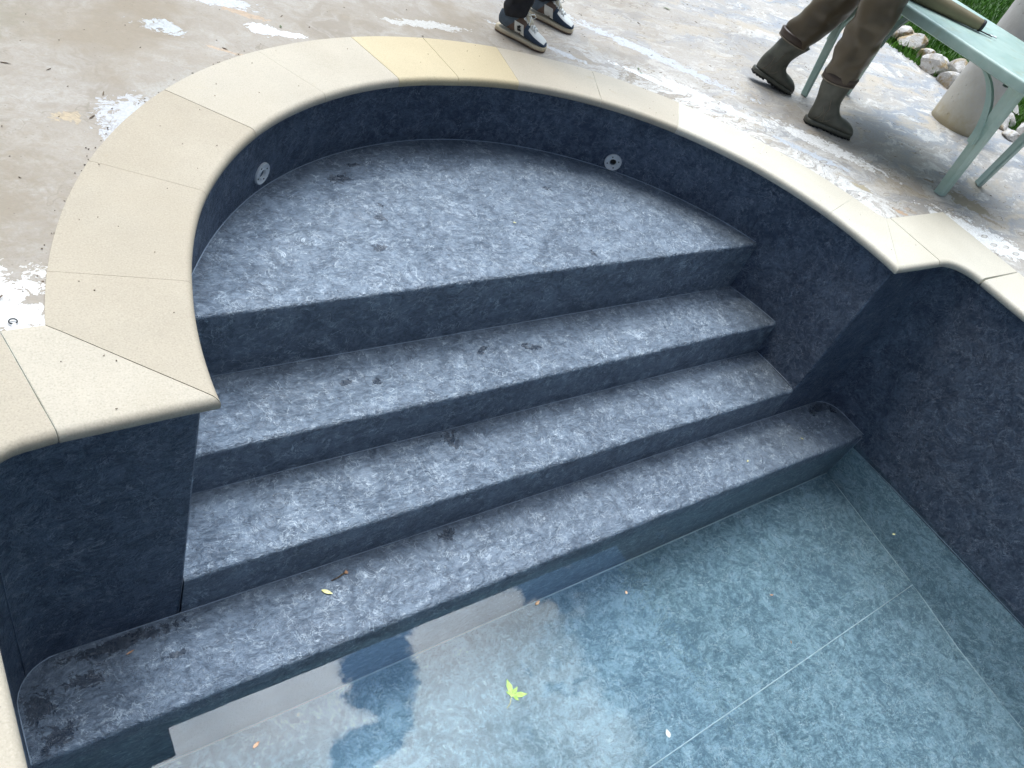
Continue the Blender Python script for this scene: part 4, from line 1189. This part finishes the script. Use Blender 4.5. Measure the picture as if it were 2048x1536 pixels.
# floating maple leaf
def maple(x, y, z, R, rot, folded=True):
    # five pointed lobes; two of them folded under
    prof = []
    lobes = [(-80, .50), (-36, .95), (12, .66), (60, 1.0), (104, .46)]
    pts = [(0, -.10)]
    for i, (a, L) in enumerate(lobes):
        w = 16
        aa = R_(a)
        if i > 0: pass
        pts += [(.34 * L * math.cos(aa - R_(w * 1.7)), .34 * L * math.sin(aa - R_(w * 1.7))), (.62 * L * math.cos(aa - R_(w)), .62 * L * math.sin(aa - R_(w))), (.70 * L * math.cos(aa - R_(w * .6)), .70 * L * math.sin(aa - R_(w * .6))),
                (L * math.cos(aa), L * math.sin(aa)),
                (.70 * L * math.cos(aa + R_(w * .6)), .70 * L * math.sin(aa + R_(w * .6))), (.62 * L * math.cos(aa + R_(w)), .62 * L * math.sin(aa + R_(w))), (.34 * L * math.cos(aa + R_(w * 1.7)), .34 * L * math.sin(aa + R_(w * 1.7)))]
    pts += [(-.12, .10), (-.14, -.02)]
    c, s = math.cos(rot), math.sin(rot)
    vs = [(x, y, z + .0035)] + [(x + R * (c * a - s * b), y + R * (s * a + c * b), z + .0015 + .004 * abs(noise.noise(Vector((a * 3, b * 3, 0))))) for a, b in pts]
    n = len(pts)
    root = empty('maple_leaf', (x, y, z), 'bright green lobed maple leaf floating on the water', 'leaf')
    MB().add(vs, [(0, i + 1, (i + 1) % n + 1) for i in range(n)]).obj('leaf_blade', M_leafg, root)
    MB().tube([(x - .1 * R * c, y - .1 * R * s, z + .002), (x - .45 * R * c + .2 * R * s, y - .45 * R * s - .2 * R * c, z + .002), (x - .8 * R * c + .25 * R * s, y - .8 * R * s - .25 * R * c, z + .001)], .0012, 6).obj('stalk', M_leafy, root)
maple(1.345, .548, ZW + .0005, .058, R_(18))
small_leaf(.905, 1.085, Z4 + .002, .040, .014, R_(-42), M_leafy, 'small pointed yellow leaf lying on the lowest step')
# brown catkin-like twig beside it
tw = empty('brown_twig', (.97, 1.12, Z4), 'short dark brown twig with an orange tuft on the lowest step above the yellow leaf', 'twig')
MB().tube([(.935, 1.118, Z4 + .003), (.955, 1.120, Z4 + .004), (.985, 1.128, Z4 + .006)], [.0016, .002, .003], 6).obj('stem', M_litter, tw)
m = MB()
for k in range(5):
    a = -.5 + k * .3; m.tube([(.985, 1.128, Z4 + .005), (.985 + .012 * math.cos(a), 1.128 + .012 * math.sin(a), Z4 + .006 + .002 * (k % 2))], [.0018, .0012], 5)
m.obj('tuft', M_leafo, tw)
small_leaf(.531, 1.442 - .02, Z2 + .001 if False else Z3 + .193, .001, .001, 0, M_leafb, 'tiny brown flake') if False else None
small_leaf(.575, 1.535, Z2 + .002, .024, .015, R_(75), M_leafb, 'small curled tan leaf on the second step beside the left pointed coping corner')
small_leaf(.515, 1.365, Z3 + .003, .020, .007, R_(20), M_leafd, 'tiny olive leaf on the third step against the left wall')
small_leaf(1.50, 2.58, Z1 + .002, .022, .008, R_(-50), M_leafo, 'tiny orange leaf on the top shelf near the curved wall')
small_leaf(2.02, 2.05, Z1 + .002, .016, .005, R_(-30), M_leafy, 'tiny pale chip in the middle of the top shelf')
small_leaf(3.42, 1.01, Z4 + .003, .020, .006, R_(-60), M_leafy, 'tiny pale yellow leaf near the right end of the lowest step')
small_leaf(2.98, 1.00, Z4 + .003, .016, .008, R_(20), M_leafy, 'tiny yellow speck of leaf on the right half of the lowest step')
small_leaf(.315, 1.112, Z4 + .003, .026, .005, R_(15), M_leafo, 'thin orange leaf in the wet patch on the left end of the lowest step')
small_leaf(1.62, .80, ZW + .001, .028, .012, R_(20), M_leafb, 'small brown and white scrap floating beside the lowest step')
small_leaf(1.99, .70, ZW + .001, .015, .010, R_(60), M_leafo, 'tiny orange scrap floating right of the brown one')
small_leaf(.555, .745, ZW + .001, .026, .010, R_(25), M_leafo, 'thin orange scrap floating at the bottom left of the water')
small_leaf(1.79, .205, ZW + .001, .030, .018, R_(70), M_s_white, 'white petal floating at the bottom of the picture', cat='petal')
small_leaf(2.62, .44, ZW + .001, .020, .006, R_(-20), M_leafo, 'tiny orange scrap floating in the middle of the right half of the water')
small_leaf(3.55, .42, ZW + .001, .020, .008, R_(-20), M_leafy, 'tiny yellow leaf floating near the right pool wall')
small_leaf(2.54, .25, ZW + .001, .018, .006, R_(50), M_leafb, 'tiny brown scrap floating near the bottom right of the water')
small_leaf(3.10, 2.74, -.003, .030, .012, R_(60), M_leafd, 'small dark green leaf on the deck between the two people')
small_leaf(3.085, 2.70, -.003, .022, .010, R_(120), M_leafd, 'dark green leaf fragment beside the other leaf between the two people')
small_leaf(1.31, 2.90, -.003, .022, .008, R_(80), M_leafd, 'small olive leaf on the deck by the white paint patch at the top left')
small_leaf(3.97, 3.5, -.003, .06, .016, R_(-35), M_leafd, 'long olive leaf on the deck above the raised boot')
# slender twig on the white paint at the far left
tw = MB().tube([(.098, 1.475, -.001), (.125, 1.515, .002), (.160, 1.555, .001)], .0016, 6).obj('twig', M_litter, origin=(.12, 1.5, 0)); tag(tw, 'thin grey twig on the white paint patch at the left edge', 'twig')
rw = MB().tube([(.165 + .008 * math.cos(a), 1.470 + .008 * math.sin(a), .001) for a in [-.8 + 5.2 * k / 12 for k in range(13)]], .0016, 6).obj('bark_curl', M_ink, origin=(.165, 1.47, 0)); tag(rw, 'black curled scrap in the corner of the white paint patch on the left', 'scrap')
# fine dry litter over deck, coping and steps
lt = MB(); q = random.Random(21)
def chip(x, y, z, L, W, a):
    c, s = math.cos(a), math.sin(a); h = q.uniform(.0008, .003)
    P = [(-L / 2, 0), (-L * .2, -W / 2), (L * .3, -W * .45), (L / 2, 0), (L * .2, W / 2), (-L * .3, W * .4)]
    vs = [(x + c * u - s * v, y + s * u + c * v, z + (h if k % 2 else h * .3)) for k, (u, v) in enumerate(P)] + [(x, y, z + h * 1.6)]
    lt.add(vs, [(k, (k + 1) % 6, 6) for k in range(6)])
for k in range(1500):
    x = q.uniform(-.6, 6.2); y = q.uniform(1.1, 5.8)
    r = math.hypot(x - CX, y - CY)
    if r < OUT_R + .01: continue
    dens = .6 + .9 * noise.noise(Vector((x * 1.4, y * 1.4, 9)))
    if q.random() > dens: continue
    if q.random() < .72: chip(x, y, -.004, q.uniform(.003, .009), q.uniform(.002, .005), q.uniform(0, PI))
    else: chip(x, y, -.004, q.uniform(.012, .032), q.uniform(.003, .006), q.uniform(0, PI))
for k in range(60):
    a = q.uniform(0, 180); r = q.uniform(1.47, 1.75); x, y = pol(r, a)
    chip(x, y, .0005 if r < OUT_R - .01 else -.004, q.uniform(.002, .006), q.uniform(.002, .003), q.uniform(0, PI))
for k in range(34):   # crumbs gathered in the joint against the coping
    a = q.uniform(115, 175); x, y = pol(OUT_R + q.uniform(.002, .02), a)
    chip(x, y, -.004, q.uniform(.003, .008), q.uniform(.002, .004), q.uniform(0, PI))
tag(lt.obj('dry_litter', M_litter, smooth=False), 'scattered specks of dry leaf and bark on the deck and coping', kind='stuff')
# pale grains on the steps
gr = MB(); lt2 = lt; lt = gr
for k in range(90):
    z, y0, y1 = q.choice([(Z1, 1.80, 2.5), (Z2, 1.48, 1.72), (Z3, 1.2, 1.43), (Z4, .95, 1.15), (Z4, .95, 1.15)])
    chip(q.uniform(.6, 3.3) if z != Z4 else q.uniform(.15, 3.75), q.uniform(y0, y1), z + .001, q.uniform(.002, .006), q.uniform(.0015, .003), q.uniform(0, PI))
tag(gr.obj('pale_grit', M_s_white, smooth=False), 'scattered pale grit on the steps', kind='stuff')

# ================================================================== SKY, SUN, CAMERA
SUN_EL, SUN_AZ = 66.0, 118.0      # azimuth measured from +X towards +Y
sd = Vector((math.cos(R_(SUN_EL)) * math.cos(R_(SUN_AZ)), math.cos(R_(SUN_EL)) * math.sin(R_(SUN_AZ)), math.sin(R_(SUN_EL))))
w = bpy.data.worlds.new("World"); scene.world = w; w.use_nodes = True
nt = w.node_tree; nt.nodes.clear()
def N(t): return nt.nodes.new(t)
def Lk(a, b): nt.links.new(a, b)
out = N('ShaderNodeOutputWorld')
sky = N('ShaderNodeTexSky'); sky.sky_type = 'NISHITA'; sky.sun_disc = False
sky.sun_elevation = R_(SUN_EL); sky.sun_rotation = R_(90 - SUN_AZ); sky.altitude = 50; sky.dust_density = 1.5
bg1 = N('ShaderNodeBackground'); bg1.inputs['Strength'].default_value = .15; Lk(sky.outputs[0], bg1.inputs[0])
tc = N('ShaderNodeTexCoord')
# bend the dome so clouds spread like a layer overhead
sx = N('ShaderNodeSeparateXYZ'); Lk(tc.outputs['Generated'], sx.inputs[0])
def M(op, a, b=None, clamp=False):
    n = N('ShaderNodeMath'); n.operation = op; n.use_clamp = clamp
    for i, v in enumerate((a, b)):
        if v is None: continue
        if hasattr(v, 'node'): Lk(v, n.inputs[i])
        else: n.inputs[i].default_value = v
    return n.outputs[0]
zz = M('ADD', M('MAXIMUM', sx.outputs[2], 0.0), .12)
cx_ = M('DIVIDE', sx.outputs[0], zz); cy_ = M('DIVIDE', sx.outputs[1], zz)
cb_ = N('ShaderNodeCombineXYZ'); Lk(cx_, cb_.inputs[0]); Lk(cy_, cb_.inputs[1])
nz = N('ShaderNodeTexNoise'); Lk(cb_.outputs[0], nz.inputs['Vector'])
CLOUD_OFF = (2.35, 1.30, 0.4)
ad = N('ShaderNodeVectorMath'); ad.operation = 'ADD'; Lk(cb_.outputs[0], ad.inputs[0]); ad.inputs[1].default_value = CLOUD_OFF
Lk(ad.outputs[0], nz.inputs['Vector'])
nz.inputs['Scale'].default_value = 1.9; nz.inputs['Detail'].default_value = 9; nz.inputs['Roughness'].default_value = .55; nz.inputs['Distortion'].default_value = .25
wv = N('ShaderNodeTexNoise'); Lk(cb_.outputs[0], wv.inputs['Vector']); wv.inputs['Scale'].default_value = 15; wv.inputs['Detail'].default_value = 10; wv.inputs['Roughness'].default_value = .68; wv.inputs['Distortion'].default_value = .2
def gap(x, y, rx, ry, rot=0):
    mp = N('ShaderNodeMapping'); mp.vector_type = 'TEXTURE'; Lk(cb_.outputs[0], mp.inputs[0])
    mp.inputs['Location'].default_value = (x, y, 0); mp.inputs['Rotation'].default_value = (0, 0, rot); mp.inputs['Scale'].default_value = (rx, ry, 1)
    ln = N('ShaderNodeVectorMath'); ln.operation = 'LENGTH'; Lk(mp.outputs[0], ln.inputs[0])
    dd_ = M('ADD', ln.outputs['Value'], M('MULTIPLY', M('SUBTRACT', wv.outputs['Fac'], .5), 3.6))
    r = N('ShaderNodeMapRange'); r.interpolation_type = 'SMOOTHSTEP'; Lk(dd_, r.inputs['Value'])
    for i_, v_ in zip((1, 2, 3, 4), (.0, 1.75, 1, 0)): r.inputs[i_].default_value = v_
    return r.outputs[0]
bank = gap(.40, .30, .75, .75)
gaps = M('MAXIMUM', M('MAXIMUM', gap(.355, .290, .060, .034, .9), gap(.30, .215, .05, .022, .3)), M('MAXIMUM', gap(.72, .16, .12, .24), gap(.60, .33, .06, .05)))
cf = M('SUBTRACT', M('ADD', nz.outputs['Fac'], M('MULTIPLY', bank, .22)), M('MULTIPLY', gaps, .5))
cov = N('ShaderNodeMapRange'); cov.interpolation_type = 'SMOOTHSTEP'; Lk(cf, cov.inputs['Value'])
cov.inputs[1].default_value = .42; cov.inputs[2].default_value = .56
nz2 = N('ShaderNodeTexNoise'); Lk(ad.outputs[0], nz2.inputs['Vector']); nz2.inputs['Scale'].default_value = 6.5; nz2.inputs['Detail'].default_value = 9; nz2.inputs['Distortion'].default_value = .5
# the brightest bank of cloud, lit through by the veiled sun
bd = Vector((math.cos(R_(65)) * math.cos(R_(52)), math.cos(R_(65)) * math.sin(R_(52)), math.sin(R_(65))))
dp = N('ShaderNodeVectorMath'); dp.operation = 'DOT_PRODUCT'; Lk(tc.outputs['Generated'], dp.inputs[0]); dp.inputs[1].default_value = bd
glow = M('POWER', M('MAXIMUM', dp.outputs['Value'], 0.0), 13.0)
base = N('ShaderNodeMapRange'); Lk(nz2.outputs['Fac'], base.inputs['Value']); base.inputs[1].default_value = .3; base.inputs[2].default_value = .7; base.inputs[3].default_value = .50; base.inputs[4].default_value = 1.55
cstr = M('MULTIPLY', base.outputs[0], M('ADD', .30, M('MULTIPLY', glow, 15.5)))
bg2 = N('ShaderNodeBackground'); bg2.inputs['Color'].default_value = (.84, .92, 1.0, 1); Lk(cstr, bg2.inputs['Strength'])
# hazy blue between the clouds, glowing near the veiled sun
bg3 = N('ShaderNodeBackground'); bg3.inputs['Color'].default_value = (.22, .48, .95, 1); Lk(M('MULTIPLY', glow, 7.0), bg3.inputs['Strength'])
asd = N('ShaderNodeAddShader'); Lk(bg1.outputs[0], asd.inputs[0]); Lk(bg3.outputs[0], asd.inputs[1])
mx = N('ShaderNodeMixShader'); Lk(cov.outputs[0], mx.inputs[0]); Lk(asd.outputs[0], mx.inputs[1]); Lk(bg2.outputs[0], mx.inputs[2])
Lk(mx.outputs[0], out.inputs[0])

sl = bpy.data.lights.new('sun', 'SUN'); sl.energy = 1.1; sl.angle = R_(13); sl.color = (1, .93, .80)
so = bpy.data.objects.new('sun', sl); COL.objects.link(so); so.rotation_euler = (-sd).to_track_quat('-Z', 'Y').to_euler(); so.location = sd * 30

cam = bpy.data.cameras.new('camera'); co = bpy.data.objects.new('camera', cam); COL.objects.link(co)
cam.sensor_fit = 'HORIZONTAL'; cam.sensor_width = 36; cam.lens = 36 * F_PX / 2048; cam.clip_start = .02; cam.clip_end = 1000
Xc = Vector((RR[0][0], RR[1][0], RR[2][0])).normalized(); Fw = Vector((RR[0][2], RR[1][2], RR[2][2])).normalized()
Yc = (-Fw).cross(Xc).normalized(); Xc = Yc.cross(-Fw).normalized()
co.matrix_world = Matrix(((Xc.x, Yc.x, -Fw.x, 0), (Xc.y, Yc.y, -Fw.y, 0), (Xc.z, Yc.z, -Fw.z, 1.4), (0, 0, 0, 1)))
scene.camera = co
scene.view_settings.view_transform = 'Standard'; scene.view_settings.look = 'None'
scene.view_settings.exposure = -.12; scene.view_settings.gamma = 1.0
scene.cycles.use_denoising = True
scene.cycles.max_bounces = 8; scene.cycles.transmission_bounces = 5; scene.cycles.diffuse_bounces = 3; scene.cycles.glossy_bounces = 3
scene.cycles.use_adaptive_sampling = True; scene.cycles.adaptive_threshold = .03; scene.cycles.adaptive_min_samples = 32
scene.cycles.caustics_refractive = True; scene.cycles.caustics_reflective = False
